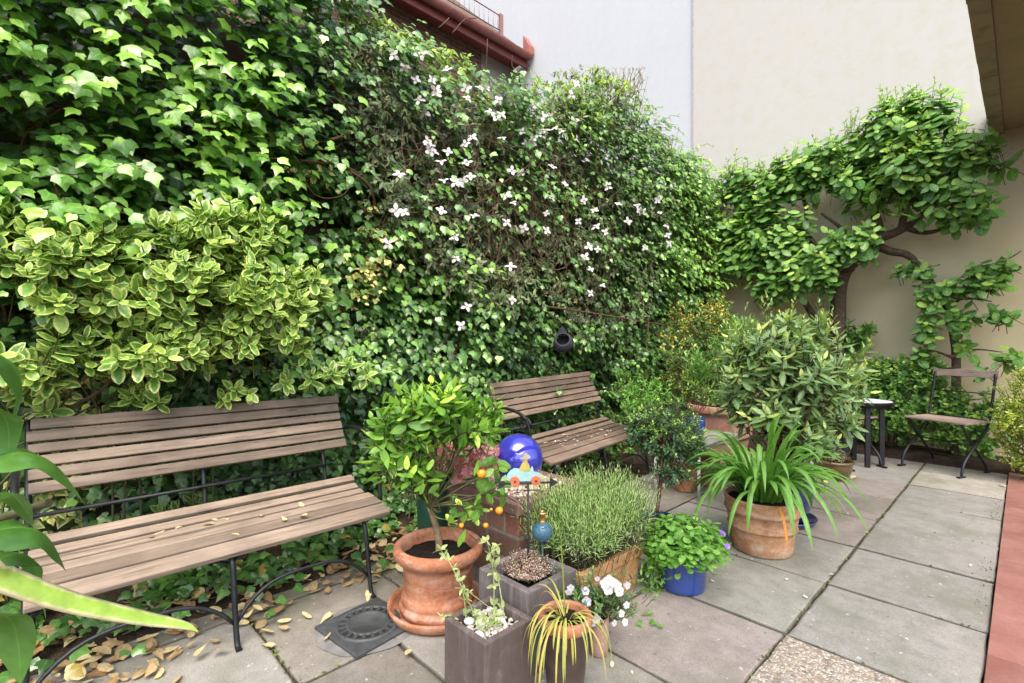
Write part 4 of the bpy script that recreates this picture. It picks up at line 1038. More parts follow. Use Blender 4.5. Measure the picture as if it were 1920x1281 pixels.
# flowers, each one its own part
mt,nt,out=newmat('white_petal'); ed=attr(nt,'edge'); c=ramp(nt,attr(nt,'tone'),[(0,(.70,.65,.68)),(.85,(.76,.73,.76)),(.9,(.62,.60,.20)),(1,(.62,.60,.20))])
p=nt.nodes.new('ShaderNodeBsdfPrincipled'); nt.links.new(c,p.inputs[0]); p.inputs['Roughness'].default_value=.6
tr=nt.nodes.new('ShaderNodeBsdfTranslucent'); nt.links.new(c,tr.inputs[0]); mx=nt.nodes.new('ShaderNodeMixShader'); mx.inputs[0].default_value=.3
nt.links.new(p.outputs[0],mx.inputs[1]); nt.links.new(tr.outputs[0],mx.inputs[2]); nt.links.new(mx.outputs[0],out.inputs[0]); m_petal=mt
fmesh=[]
for v in range(5):
    m=MB(); a=np.arange(4)*PI/2+rs.normal(0,.12,4); A=np.stack([np.cos(a),np.sin(a),rs.uniform(-.15,.4,4)],-1)
    m.leaves(np.stack([np.cos(a)*.004,np.sin(a)*.004,0*a],-1),A,UP,rs.uniform(.036,.044,4),rs.uniform(.024,.030,4),OVAL,curl=rs.uniform(-.1,.35,4),fold=-.1,tone=rs.uniform(0,.8,4))
    m.sphere((0,0,.004),.0065,8,6,tone=1.0)
    o=m.build('flower',m_petal,cl,local=True); fmesh.append(o)
FP=[(340,300),(355,355),(310,420),(325,530),(332,566),(400,570),(375,605),(490,515),(465,540),(470,610),(215,655),(385,675),(425,685),(458,678),(485,662),(205,790),(237,797),(175,915),(218,908),(375,790),(500,810),(425,890),(430,970),(640,640),(672,648),(720,395),(590,375),(600,430),(692,537),(742,503),(720,520),(645,760),(620,835),(685,855),(770,800),(770,865),(790,740),(635,1000),(642,1125),(910,750),(950,790),(890,830),(955,850),(930,925),(915,965),(935,1010),(980,1070),(935,1100),(1000,690),(1040,765),(1075,830),(1110,770),(1130,795),(1185,755),(1195,798),(1220,850),(1225,882),(1230,915),(1140,930),(240,250),(280,300),(450,1222),(470,1150),(560,420),(580,440),(540,330),(520,330),(800,480),(822,490),(840,690),(620,735),(992,870),(962,935),(1002,705),(330,545),(345,570),(440,690),(700,545),(1190,745),(1115,790)]
base=np.array(cl.location)
while len(FP)<98:
    q=(rs.uniform(130,1150),rs.uniform(40,800))
    if clz(640+q[0]*.5,q[1]*.5) and (q[1]<520 or rs.rand()<.25): FP.append(q)
for i,(a,b) in enumerate(FP):
    px,py=640+a*.4996,b*.4996
    p=atX(px,py,-2.73-.06*rs.rand())-base
    if i<5: o=fmesh[i]
    else:
        o=fmesh[i%5].copy(); COL.objects.link(o); o.parent=cl
    o.location=p; d=Vector(nrm(V3((.72,-.45,.35))+rdir(1)[0]*.45)); o.rotation_euler=d.to_track_quat('Z','Y').to_euler(); o.rotation_euler.rotate_axis('Z',rs.uniform(0,1.5)); sc=rs.uniform(.78,1.15); o.scale=(sc,sc,sc)
# ================================================================ SHRUBS AND POTTED PLANTS
def T3(px,py,t,r): return (atT(px,py,t),r)
# variegated euonymus over the large bench
eu=thing('variegated_shrub','cream edged variegated shrub leaning over the back of the large bench','shrub',(-2.93,.25,0))
lob=[T3(330,520,2.22,(.20,.42,.30)),T3(180,500,2.02,(.18,.30,.24)),T3(430,430,2.38,(.16,.26,.20)),T3(40,450,1.92,(.14,.22,.17)),T3(500,540,2.42,(.16,.28,.20)),T3(300,640,2.16,(.14,.26,.13)),
 T3(590,530,2.58,(.10,.16,.13)),T3(30,660,1.88,(.12,.24,.14)),T3(420,620,2.32,(.14,.22,.13)),T3(560,610,2.5,(.10,.14,.10))]
f=MB();t_=MB()
P,dd=lobepts(lob,490,.35,4.5,-.26,11.,.6)
di=nrm(dd*.6+UP*.55+V3((.45,-.1,0))+rdir(len(P))*.35)
shoots(f,t_,P,di,.11,8,.084,.54,OVAL,spread=(85,38),curl=.12,fold=.05,tone0=.15,tone1=.85,upb=.5,twr=.003,tonejit=.3,jit=.5)
xt=[(268,725,2.23),(292,745,2.23),(245,738,2.21),(448,728,2.42),(430,745,2.42),(470,738,2.43),(390,690,2.35),(620,690,2.66),(585,700,2.6),(650,680,2.7),(690,700,2.78),(540,720,2.55),(100,690,2.0),(30,740,1.93),(372,930,2.62),(300,965,2.5),(335,960,2.55),(80,770,2.02)]
xp=np.array([atT(a,b,c) for a,b,c in xt]); xd=nrm(V3((.75,-.1,.35))+rdir(len(xp))*.35)
shoots(f,t_,xp,xd,.09,9,.078,.52,OVAL,spread=(85,35),curl=.12,fold=.05,tone0=.1,tone1=.8,upb=.4,twr=.003)
b0=V3((-2.93,.25,0))
for k in range(9):
    p=P[rs.randint(len(P))]; q=b0+V3((0,rs.normal(0,.25),.02)); q[0]=-2.93
    mid=V3((-2.88,(p[1]+q[1])/2,max(.95,p[2]*.65)))
    t_.tube(smoothpts([q,V3((-2.93,q[1],.6)),mid,p],6),np.linspace(.0065,.0025,19),5)
f.build('foliage',L_euo,eu); t_.build('stems',m_twig,eu)
# citrus crown
f=MB();t_=MB()
cb=CP+V3((.0,.0,.24)); fork=atT(806,950,2.17)
t_.tube(smoothpts([cb+V3((0,0,-.03)),cb+V3((-.006,.004,.08)),fork],6),np.linspace(.0175,.0135,13),8)
tr=MB(); tr.V=t_.V[:];tr.F={k:list(v) for k,v in t_.F.items()};tr.T=t_.T[:];tr.E=t_.E[:];tr.n=t_.n; tr.build('trunk',simple('citrus_bark',(.30,.21,.125),.85,.2,var=.4,scale=40,bump=.5),citrus)
t_=MB()
lob=[T3(815,765,2.20,(.22,.22,.15)),T3(750,800,2.18,(.17,.17,.16)),T3(885,785,2.22,(.17,.17,.15)),T3(725,840,2.15,(.10,.10,.09)),T3(770,865,2.16,(.12,.12,.06))]
P,dd=lobepts(lob,140,.35,7,-.2,3.)
di=nrm(dd*.75+UP*.7+rdir(len(P))*.5)
shoots(f,t_,P,di,.12,7,.090,.47,LANCE,spread=(80,30),curl=.16,fold=.14,tone0=.18,tone1=.8,upb=.45,twr=.0022)
low=[(760,890,2.1),(800,880,2.06),(925,920,2.14),(890,930,2.1),(860,940,2.08),(840,975,2.06),(885,975,2.08),(915,895,2.1),(945,905,2.12),(935,880,2.14),(780,905,2.08),(815,925,2.06),(905,955,2.1),(740,880,2.1)]
xp=np.array([atT(*q) for q in low]); xd=nrm(rdir(len(xp))*.6+V3((.4,-.2,-.15)))
shoots(f,t_,xp,xd,.09,5,.078,.48,OVAL,spread=(80,35),curl=.2,fold=.14,tone0=.2,tone1=.6,upb=.7,twr=.0022)
for p in list(P[::4])+list(xp):
    m_=(fork+p)/2+V3((0,0,.02))+rs.normal(0,.025,3); t_.tube(smoothpts([fork,m_,p],5),np.linspace(.0065,.002,11),4,cap=False)
f.build('foliage',L_cit,citrus); t_.build('branches',m_twig,citrus)
m_orange=simple('orange_peel',(.80,.30,.012),.4,.5,var=.25,scale=30,bump=.35,coat=.15)
for a,b,r in ((903,888,.0195),(936,957,.0165),(921,955,.007),(865,985,.011),(911,985,.0115)):
    m=MB(); p=atT(a,b,2.04); m.sphere(p,r,20,14,sc=(1,1,.95)); o=m.build('fruit',m_orange,citrus)
    m=MB(); m.tube([p+UP*r*.9,p+UP*(r+.012)+V3((.003,0,0)),p+UP*(r+.045)+V3((-.01,.01,0))],.0016,4,cap=False); m.build('stalk',m_twig,o)
# azalea
P,di=bush(aza,[T3(790,880,2.76,(.14,.14,.09)),T3(880,870,2.70,(.16,.16,.08)),T3(830,850,2.8,(.16,.16,.12))],130,.06,6,.045,.42,OVAL,L_dark,m_twigr,AZ+V3((0,0,.40)),fname='foliage',tone0=.3,tone1=.7)
mp=leafmat('pink_petal',(.66,.20,.24),(.82,.40,.42),(.92,.68,.66),rough=.6,trans=.3)
fm=[]
for k in range(4):
    m=MB()
    for j in range(4):
        c=rs.normal(0,.012,3); d=nrm(V3((.5,-.6,.6))+rdir(1)[0]*.7); u=nrm(np.cross(d,UP)); w_=np.cross(d,u); a=np.arange(5)*2*PI/5
        m.leaves(np.tile(c,(5,1)),np.cos(a)[:,None]*u+np.sin(a)[:,None]*w_+d*.45,d,.024,.020,OVAL,curl=.2,fold=-.1)
    fm.append(m.build('flower',mp,aza,local=True))
ab=np.array(aza.location)
fl=[(rs.normal(872,42),rs.normal(866,16)) for _ in range(34)]+[(rs.normal(795,22),rs.normal(885,22)) for _ in range(16)]+[(rs.uniform(800,930),rs.normal(845,10)) for _ in range(12)]
fl=[(min(a,922),b) for a,b in fl]+[(rs.uniform(850,928),rs.uniform(838,886)) for _ in range(12)]
for i,(a,b) in enumerate(fl):
    o=fm[i] if i<4 else fm[i%4].copy()
    if i>=4: COL.objects.link(o); o.parent=aza
    o.location=atT(a,b,2.44+.12*rs.rand())-ab; o.rotation_euler=(rs.normal(0,.3),rs.normal(0,.3),rs.normal(0,.5))
# lavender
f=MB();g=MB();t_=MB()
n=1050
bx=rs.uniform(TX0+.05,TX1-.05,n); by=rs.uniform(TY0+.06,TY1-.04,n)
cx,cy=-1.45,1.91
sp=nrm(np.stack([(bx-cx)*2.2+rs.normal(0,.22,n),(by-cy)*1.5+rs.normal(0,.22,n),np.full(n,1.)],-1))
hh=rs.uniform(.20,.43,n)*(1-.9*np.abs(bx-cx))
tips=np.stack([bx,by,np.full(n,.175)],-1)+sp*hh[:,None]
shoots(f,t_,tips,nrm(sp+UP*.4),hh*.5,14,.040,.10,NEED,spread=(70,20),curl=.1,fold=.1,tone0=.1,tone1=.9,twr=.0011,upb=.2,jit=.6)
n2=520; ii=rs.randint(0,n,n2); tp2=tips[ii]-sp[ii]*(hh[ii]*rs.uniform(.45,.75,n2))[:,None]+rdir(n2)*.03
shoots(g,t_,tp2,nrm(sp[ii]+rdir(n2)*.7),.06,8,.026,.14,NEED,spread=(75,30),tone0=.2,tone1=.8,twr=.0012)
sd2=[(rs.uniform(TX0+.05,TX1-.045),rs.uniform(TY0+.03,TY0+.16)) for _ in range(9)]
f.build('foliage',L_lav,lav); g.build('dry_foliage',L_lavg,lav); t_.build('stems',m_twig,lav)
f=MB(); shoots(f,None,np.array([(a,b,.215+rs.uniform(0,.03)) for a,b in sd2]),nrm(UP+rdir(9)*.4),.04,7,.022,.4,OVAL,tone0=.2,tone1=.8); f.build('seedlings',L_fresh,lav)
# white pebbles and sprigs in the near planter
m=MB()
for i in range(232):
    r=rs.uniform(.005,.011) if i<220 else rs.uniform(.014,.021)
    x=rs.uniform(AX0+.035,AX1-.035);y=rs.uniform(AY0+.035,AY1-.035)
    m.sphere((x,y,.217+rs.uniform(0,.016)+(.012 if i>=220 else 0)),r,9,6,tone=rs.rand()**1.5 if i<220 else 1,sc=(1,rs.uniform(.65,1),rs.uniform(.5,.8)))
tag(m.build('white_pebbles',pebmat('pebble_white',(.34,.30,.25),(.52,.48,.42),(.74,.72,.69)),base=((AX0+AX1)/2,(AY0+AY1)/2,.22)),'white pebbles filling the nearest square planter','pebbles',kind='stuff')
f=MB();t_=MB()
def sprig(pts,nl,ll,wr=.42,tone=.5):
    F=MB(); S=F
    P=smoothpts(pts,8); S.tube(P,np.linspace(.0028,.0012,len(P)),4,cap=False)
    for s in np.linspace(.15,1,nl):
        p=P[int(s*(len(P)-1))]
        for k in range(3 if s<.95 else 6):
            d=nrm(rdir(1)[0]*.8+UP*.55); F.leaves(p,d[None],UP+rdir(1)[0]*.5,ll*rs.uniform(.7,1.2)*(1.1-.35*s),ll*wr*rs.uniform(.8,1.1),LANCE,curl=.2,fold=.1,tone=np.clip(tone+rs.normal(0,.25),0,1))
    F.build('sprig',L_pale,pa)
A0=lambda x,y:V3((AX0+x,AY0+y,.21))
tq=np.dot(np.array([(AX0+AX1)/2,(AY0+AY1)/2,0]),D)
sprig([A0(.05,.06),atT(868,1110,tq-.02),atT(846,1060,tq-.01),atT(826,1030,tq)],8,.034)
sprig([A0(.09,.15),atT(926,1090,tq+.06),atT(922,1050,tq+.05),atT(913,1014,tq+.03)],6,.040)
sprig([A0(.14,.16),atT(935,1090,tq+.08),atT(925,1050,tq+.07),atT(932,1022,tq+.07)],5,.040)
sprig([A0(.06,.10),atT(880,1130,tq),atT(872,1112,tq-.02),atT(866,1088,tq-.02)],6,.030)
for _ in range(9):
    a,b=rs.uniform(.04,.17),rs.uniform(.03,.18); sprig([A0(a,b),A0(a,b)+V3((rs.normal(0,.02),rs.normal(0,.02),.03)),A0(a,b)+V3((rs.normal(0,.035),rs.normal(0,.035),.045))],3,.026)
sprig([A0(.02,.04),A0(.01,.02)+UP*.04,A0(-.012,.0)+UP*.035],4,.026)
# dried tuft in the second planter
f=MB();g=MB();t_=MB(); bc=V3(((BX0+BX1)/2,(BY0+BY1)/2,.262))
n=380; d=nrm(rdir(n)*V3((1,1,.5))+UP*.75); hh=rs.uniform(.06,.125,n)
shoots(f,t_,bc+d*hh[:,None],d,.055,9,.012,.5,OVAL,spread=(60,30),tone0=.2,tone1=.9,twr=.0012,tonejit=.25)
n=26; d=nrm(rdir(n)*V3((1,1,.4))+UP*.6); shoots(g,None,bc+d*rs.uniform(.04,.09,n)[:,None],d,.04,7,.02,.35,OVAL,tone0=.3,tone1=.6)
f.build('dried_tuft',leafmat('dried_tan',(.38,.25,.18),(.58,.43,.33),(.70,.57,.47),rough=.8,trans=.15,spec=.2),pb); g.build('foliage',L_fresh,pb)
g=MB(); n=16; 
for _ in range(n):
    p=bc+V3((rs.uniform(-.01,.10),rs.uniform(.02,.115),-.005)); h_=rs.uniform(.04,.11); 
    if rs.rand()<.3: p=bc+V3((-.06+rs.normal(0,.02),.10,-.005)); h_=.14
    q=p+V3((rs.normal(0,.012),rs.normal(0,.012),h_)); t_.tube([p,(p+q)/2+rs.normal(0,.004,3),q],.0013,4,cap=False)
    shoots(g,None,q[None],(q-p)[None],h_*.9,8,.017,.42,OVAL,spread=(70,30),tone0=.3,tone1=.7)
g.build('succulent_shoots',leafmat('blue_green_leaf',(.10,.21,.16),(.17,.31,.23),(.27,.42,.32),rough=.6,trans=.2),pb); t_.build('stems',m_twigr,pb)
# strap helper
def strap(F,p,az,L,w,rise,droop,tone,seg=12,taper=.75):
    d=V3((math.cos(az)*math.cos(rise),math.sin(az)*math.cos(rise),math.sin(rise))); P=[V3(p)]; st=L/seg
    for k in range(seg):
        d=nrm(d+V3((0,0,-droop/seg*(.5+1.2*k/seg)))); P.append(P[-1]+d*st)
    s=np.linspace(0,1,seg+1); ww=w*np.clip(np.minimum(.7+s*1.2,1)*(1-np.maximum(0,(s-taper)/(1.001-taper))**1.6),.06,1)
    F.ribbon(P,ww,V3((-math.sin(az),math.cos(az),0)),tone=tone)
# spider plant
f=MB()
for k in range(34):
    az=rs.uniform(0,2*PI) if k>20 else rs.normal(-1.0,.8)
    fl=rs.rand(); strap(f,SP+V3((math.cos(az)*.02,math.sin(az)*.02,.27)),az,rs.uniform(.14,.29),rs.uniform(.004,.0075),rs.uniform(.6,1.3),rs.uniform(4.2,6.2),np.clip(rs.normal(.5,.25),0,1) if fl<.8 else .99)
strap(f,SP+V3((0,0,.27)),2.6,.26,.006,.75,1.6,.3); strap(f,SP+V3((0,0,.27)),2.9,.24,.006,.9,2.2,.9); strap(f,SP+V3((0,0,.27)),-1.2,.30,.005,1.45,.5,.3)
f.build('leaves',leafmat('yellowing_strap',(.20,.31,.05),(.42,.47,.11),(.62,.36,.08),rough=.5,trans=.3),spd)
# pansies
f=MB();t_=MB(); pc0=PP+V3((0,0,.14)); tp=pc0@D-0
xs=[]
for _ in range(190):
    a,b=rs.normal(1130,42),rs.normal(1118,26)
    if not(1045<a<1240 and 1062<b<1185): continue
    xs.append(atT(a,b,pc0@D+rs.normal(.0,.05)))
xs=np.array(xs); shoots(f,t_,xs,nrm(xs-pc0+UP*.06+rdir(len(xs))*.05),.035,5,.026,.45,OVAL,spread=(75,35),tone0=.2,tone1=.8,twr=.0011)
for p in xs[::4]: t_.tube(smoothpts([pc0,(pc0+p)/2+UP*.02,p],4),.0012,4,cap=False)
f.build('foliage',leafmat('pansy_leaf',(.05,.12,.045),(.09,.19,.06),(.22,.33,.09),rough=.5,trans=.3),pan); t_.build('stems',m_twig,pan)
def flower5(mat,parent,r,n=5,base=None):
    m=MB(); a=np.arange(n)*2*PI/n+PI/2; A=np.stack([np.cos(a),np.sin(a),np.full(n,.12)],-1)
    m.leaves(np.stack([np.cos(a)*.002,np.sin(a)*.002,0*a],-1),A,UP,r,r*1.05,ROUND,curl=.12,fold=-.06,tone=rs.uniform(0,.8,n)); m.sphere((0,0,.002),r*.16,8,5,tone=1.)
    return m.build('flower',mat,parent,local=True)
m_lil=leafmat('pale_lilac_petal',(.45,.45,.72),(.60,.60,.82),(.7,.6,.3),rough=.6,trans=.3)
def putflowers(parent,mat,r,pts,face,jit=.4):
    f0=flower5(mat,parent,r); b_=np.array(parent.location)
    for i,p in enumerate(pts):
        o=f0 if i==0 else f0.copy()
        if i: COL.objects.link(o); o.parent=parent
        o.location=V3(p)-b_; d=Vector(nrm(V3(face)+rdir(1)[0]*jit)); o.rotation_euler=d.to_track_quat('Z','Y').to_euler(); s=rs.uniform(.85,1.15); o.scale=(s,s,s)
tf=pc0@D-.07
putflowers(pan,m_petal,.018,[atT(a,b,tf) for a,b in ((1142,1088),(1158,1098),(1140,1104),(1150,1092),(1134,1094),(1161,1108))],(.7,-.5,.45),.25)
putflowers(pan,m_petal,.011,[atT(a,b,tf) for a,b in ((1174,1096),(1120,1085),(1070,1102),(1066,1110),(1175,1134),(1152,1168),(1172,1166),(1165,1150),(1177,1098))],(.7,-.5,.2))
putflowers(pan,m_lil,.015,[atT(a,b,tf) for a,b in ((1098,1108),(1100,1128),(1056,1142),(1118,1160),(1110,1166))],(.7,-.6,.2))
# trailing periwinkle between trough and blue pot
pw=thing('trailing_periwinkle','thin trailing green plant hanging between the lavender trough and the blue pot','plant',(-1.33,2.17,0))
f=MB();t_=MB()
for k in range(24):
    a0=(rs.uniform(1200,1232),rs.uniform(960,1010)); a1=(a0[0]+rs.uniform(-12,28),rs.uniform(1050,1135))
    p0=atT(*a0,2.40); p1=atT(*a1,2.36)
    if p1[2]<.008: p1[2]=.01
    P=smoothpts([V3((-1.33,2.17,.0)) if k<4 else p0,(p0+p1)/2+rs.normal(0,.012,3)+UP*.01,p1],6); t_.tube(P,.0012,4,cap=False)
    for p in P[2::2]:
        d=rdir(2); f.leaves(np.stack([p,p]),np.stack([d[0],-d[0]])+V3((0.2,-.1,.1)),UP+V3((.4,-.3,0)),.030,.013,LANCE,curl=.15,fold=.1,tone=rs.uniform(.2,.9,2))
for a,b in ((1200,1165),(1232,1170),(1215,1150),(1228,1165)):
    p=G(a,b,.012); d=rdir(3)*V3((1,1,.15)); f.leaves(np.tile(p,(3,1)),d,UP,.032,.014,LANCE,tone=.5)
f.build('leaves',L_fresh,pw); t_.build('stems',m_twig,pw)
# bellflower dome
f=MB();t_=MB(); bc=BP+V3((0,0,.20))
n=1150; d=nrm(rdir(n)*V3((1,1,.55))+UP*.42); rr=rs.uniform(.55,1.08,n)*(.175+.03*np.array([noise.noise(Vector(tuple(q*3))) for q in d]))
P=bc+d*rr[:,None]*V3((1.02,1.12,.80))+V3((.01,0,.0)); P[:,2]-=.05*np.clip(np.hypot(P[:,0]-bc[0],P[:,1]-bc[1])-.11,0,1)*4
hz=d.copy(); hz[:,2]=-.15
f.leaves(P,nrm(hz+rdir(n)*.45),nrm(d*.6+UP*.8+rdir(n)*.3),rs.uniform(.018,.038,n),rs.uniform(.018,.037,n),ROUND,curl=.1,fold=-.08,tone=np.clip(rs.normal(.5,.22,n),0,1))
for p in P[::3]: t_.tube([bc+V3((rs.normal(0,.03),rs.normal(0,.03),-.01)),(bc+p)/2+UP*.02,p],.0012,3,cap=False)
f.build('foliage',L_fresh,cam_p); t_.build('stems',m_twig,cam_p)
putflowers(cam_p,leafmat('purple_petal',(.26,.12,.60),(.40,.22,.75),(.6,.4,.8),rough=.6,trans=.3),.012,[atT(a,b,2.26) for a,b in ((1353,998),(1364,1024),(1357,1000))],(.7,-.3,.2))
# agapanthus
f=MB(); ac=AP+V3((0,0,.285))
for k in range(138):
    az=rs.uniform(0,2*PI); q=rs.rand()**.5*.10
    strap(f,ac+V3((math.cos(az)*q,math.sin(az)*q,0)),az+rs.normal(0,.35),rs.uniform(.34,.58),rs.uniform(.020,.030),rs.uniform(.9,1.48),rs.uniform(1.6,3.4),np.clip(rs.normal(.45,.22),0,.95))
for az,L,ri,dr in ((-.9,.62,1.05,3.3),(-.5,.66,1.0,2.9),(-.1,.70,.95,2.8),(-1.4,.60,1.1,3.6),(-2.0,.58,1.1,3.5),(.3,.68,1.0,2.6),(.8,.66,1.0,2.5),(1.1,.55,1.45,1.5),(-.7,.60,1.2,3.9),(0.1,.62,1.25,3.4)): strap(f,ac,az,L,.027,ri,dr,.4)
strap(f,ac+V3((-.05,-.06,0)),3.7,.46,.012,1.38,.25,.5); strap(f,ac+V3((-.04,-.06,0)),3.75,.62,.010,1.33,.15,.45)
f.build('leaves',L_aga,aga)
f=MB(); strap(f,ac+V3((.10,-.12,0)),-.95,.32,.014,.7,3.6,.9); strap(f,ac+V3((-.1,-.02,0)),3.6,.28,.014,.8,2.6,.2); f.build('withered_leaf',leafmat('withered_orange',(.50,.30,.10),(.62,.28,.04),(.70,.28,.03),rough=.6,trans=.2),aga)
# bay laurel
f=MB();t_=MB(); yc=YP+V3((0,0,.36))
lob=[T3(1490,700,3.35,(.40,.40,.34)),T3(1480,800,3.3,(.3,.3,.12)),T3(1385,740,3.4,(.2,.2,.18)),T3(1520,820,3.3,(.25,.25,.1)),T3(1430,660,3.35,(.26,.26,.26)),T3(1560,680,3.45,(.26,.26,.24)),T3(1490,620,3.4,(.26,.26,.16)),T3(1590,720,3.5,(.16,.18,.16)),T3(1450,760,3.3,(.26,.26,.14)),T3(1560,770,3.4,(.22,.22,.14)),T3(1395,690,3.35,(.16,.16,.2))]
P,dd=lobepts(lob,420,.4,4,-.28,31.); di=nrm(dd*.75+UP*.75+rdir(len(P))*.25)
shoots(f,t_,P,di,.14,9,.118,.36,LANCE,spread=(88,42),curl=.1,fold=.18,tone0=.18,tone1=.78,upb=.6,twr=.003,tonejit=.16)
tipp=P[(P[:,2]>.95)&(rs.rand(len(P))<.35)]
shoots(f,None,tipp+UP*.05,nrm(UP+rdir(len(tipp))*.2),.06,6,.042,.32,LANCE,spread=(35,12),tone0=.95,tone1=1,tonejit=.03)
ft=np.array([atT(a,b,3.3) for a,b in ((1437,545),(1430,560),(1445,565),(1535,560),(1560,580),(1400,570),(1490,560))]); shoots(f,t_,ft,nrm(UP+rdir(len(ft))*.15),.16,8,.06,.32,LANCE,spread=(50,15),tone0=.5,tone1=1)
for p in P[::11]: t_.tube(smoothpts([yc+V3((rs.normal(0,.03),rs.normal(0,.03),-.05)),(yc*.6+p*.4)+rs.normal(0,.03,3)+UP*.05,p],5),np.linspace(.007,.0025,11),4,cap=False)
f.build('foliage',L_bay,bay); t_.build('stems',m_twigr,bay)
# small dark shrub on a trunk
f=MB();t_=MB(); kc=T3(1245,805,2.95,(.23,.23,.19))
P,dd=lobepts([kc,T3(1200,800,2.95,(.12,.12,.10)),T3(1290,830,2.95,(.12,.12,.12)),T3(1255,880,2.9,(.14,.14,.08))],480,.45,8,-.25,5.)
di=nrm(dd*.7+UP*.6+rdir(len(P))*.3); shoots(f,t_,P,di,.055,9,.034,.42,OVAL,spread=(80,35),tone0=.2,tone1=.45,twr=.0018)
tp=P[(P[:,2]>.60)&(rs.rand(len(P))<.38)]; shoots(f,None,tp+UP*.02,nrm(UP+rdir(len(tp))*.3),.03,7,.024,.45,OVAL,tone0=.9,tone1=1.)
t_.tube(smoothpts([KP+UP*.19,KP+V3((.01,.02,.35)),kc[0]-UP*.05],5),np.linspace(.012,.008,11),6)
for p in P[::7]: t_.tube([kc[0]-UP*.12,(kc[0]-UP*.06+p)/2,p],.003,4,cap=False)
f.build('foliage',L_dark,box); t_.build('stems',m_twigr,box)
# small seedling in the bright blue pot, oleander, russet shrub
f=MB();t_=MB(); P=np.array([atT(a,b,4.15) for a,b in ((1300,735),(1315,745),(1330,730),(1290,722),(1308,718),(1325,752),(1340,745),(1320,725),(1285,738))])
shoots(f,t_,P,nrm(UP+rdir(len(P))*.5),.07,8,.062,.34,LANCE,spread=(75,35),tone0=.4,tone1=.95)
for p in P: t_.tube([TP+UP*.11,(TP+UP*.13+p)/2,p],.003,4,cap=False)
f.build('foliage',L_olean,sbp); t_.build('stems',m_twigr,sbp)
bush(ole,[T3(1345,690,4.7,(.32,.30,.28)),T3(1310,700,4.6,(.2,.2,.22)),T3(1390,640,4.7,(.25,.25,.25))],150,.16,11,.105,.17,LANCE,L_olean,m_twig,OL+UP*.55,upw=1.2,spread=(60,18),tone0=.2,tone1=.8,curl=.2)
rsb=thing('russet_tipped_shrub','shrub with russet and yellow tips between the ivy and the bay laurel','shrub',(-2.45,5.05,0))
bush(rsb,[T3(1310,600,5.1,(.34,.34,.26)),T3(1275,640,4.95,(.2,.2,.22)),T3(1360,590,5.2,(.25,.25,.22)),T3(1290,700,5.0,(.26,.26,.30))],330,.09,8,.05,.40,OVAL,L_orange,m_twigr,(-2.45,5.05,0),upw=.8,tone0=.15,tone1=.95,tonejit=.25)
# filler shrubs behind the pots
fern=thing('leafy_shrub','low green shrub filling the gap between brown bench and stone table','shrub',(-2.25,4.05,0))
bush(fern,[T3(1200,770,4.0,(.18,.22,.16)),T3(1190,720,4.3,(.2,.25,.18)),T3(1225,735,4.2,(.16,.2,.15))],170,.07,8,.042,.42,OVAL,L_fresh,m_twig,(-2.4,4.25,0),tone0=.15,tone1=.8)
# heather
f=MB();t_=MB();hc=OP+UP*.155; n=150; d=nrm(rdir(n)*V3((1,1,.4))+UP*.7); b_=hc+rs.uniform(-.08,.08,(n,3))*V3((1,1,0)); hh=rs.uniform(.06,.13,n)
f2=MB(); k=rs.rand(n)<.6
shoots(f,t_,(b_+d*hh[:,None])[k],d[k],.07,8,.014,.4,OVAL,tone0=.2,tone1=.8); shoots(f2,t_,(b_+d*hh[:,None])[~k],d[~k],.07,10,.014,.4,NEED,tone0=.3,tone1=.8)
f.build('dried_foliage',bpy.data.materials['dried_tan'],hea); f2.build('foliage',L_fresh,hea); t_.build('stems',m_twigr,hea)
# lime shrub at the far right, understorey along the cream wall
lm=thing('lime_shrub','bright lime green shrub at the far end of the red tiles','shrub',(.16,6.35,0))
bush(lm,[((.10,6.05,.66),(.34,.26,.32)),((.04,6.05,.34),(.28,.24,.28)),((.16,6.1,.93),(.27,.2,.18)),((-.10,5.95,.55),(.14,.12,.18))],620,.10,10,.036,.5,OVAL,L_lime,m_twig,(.16,6.35,0),tone0=.15,tone1=.8)
us=thing('understorey_shrub','mid green leafy shrub spreading along the foot of the cream wall behind the chairs','shrub',(-1.0,6.62,0))
bush(us,[(atY(1690,740,6.55),(.50,.16,.42)),(atY(1740,790,6.6),(.45,.15,.35)),(atY(1640,760,6.5),(.3,.16,.4)),(atY(1700,690,6.62),(.35,.12,.28)),(atY(1830,800,6.65),(.4,.14,.36)),(atY(1660,700,6.6),(.2,.12,.25)),((-1.7,6.55,.5),(.4,.2,.45))],1000,.10,7,.066,.72,OVAL,L_tree,m_twig,(-1.0,6.62,0),stems=24,tone0=.2,tone1=.85,thr=-.2,ns=3)
us2=thing('broad_leaf_plant','dark broad leaved plant against the cream wall between bay laurel and shrub','plant',(-1.55,6.72,0))
bush(us2,[(atY(1597,625,6.7),(.22,.13,.18)),(atY(1585,660,6.7),(.2,.12,.2))],45,.08,6,.12,.6,OVAL,L_tree,m_twig,(-1.55,6.72,0),tone0=.1,tone1=.35)
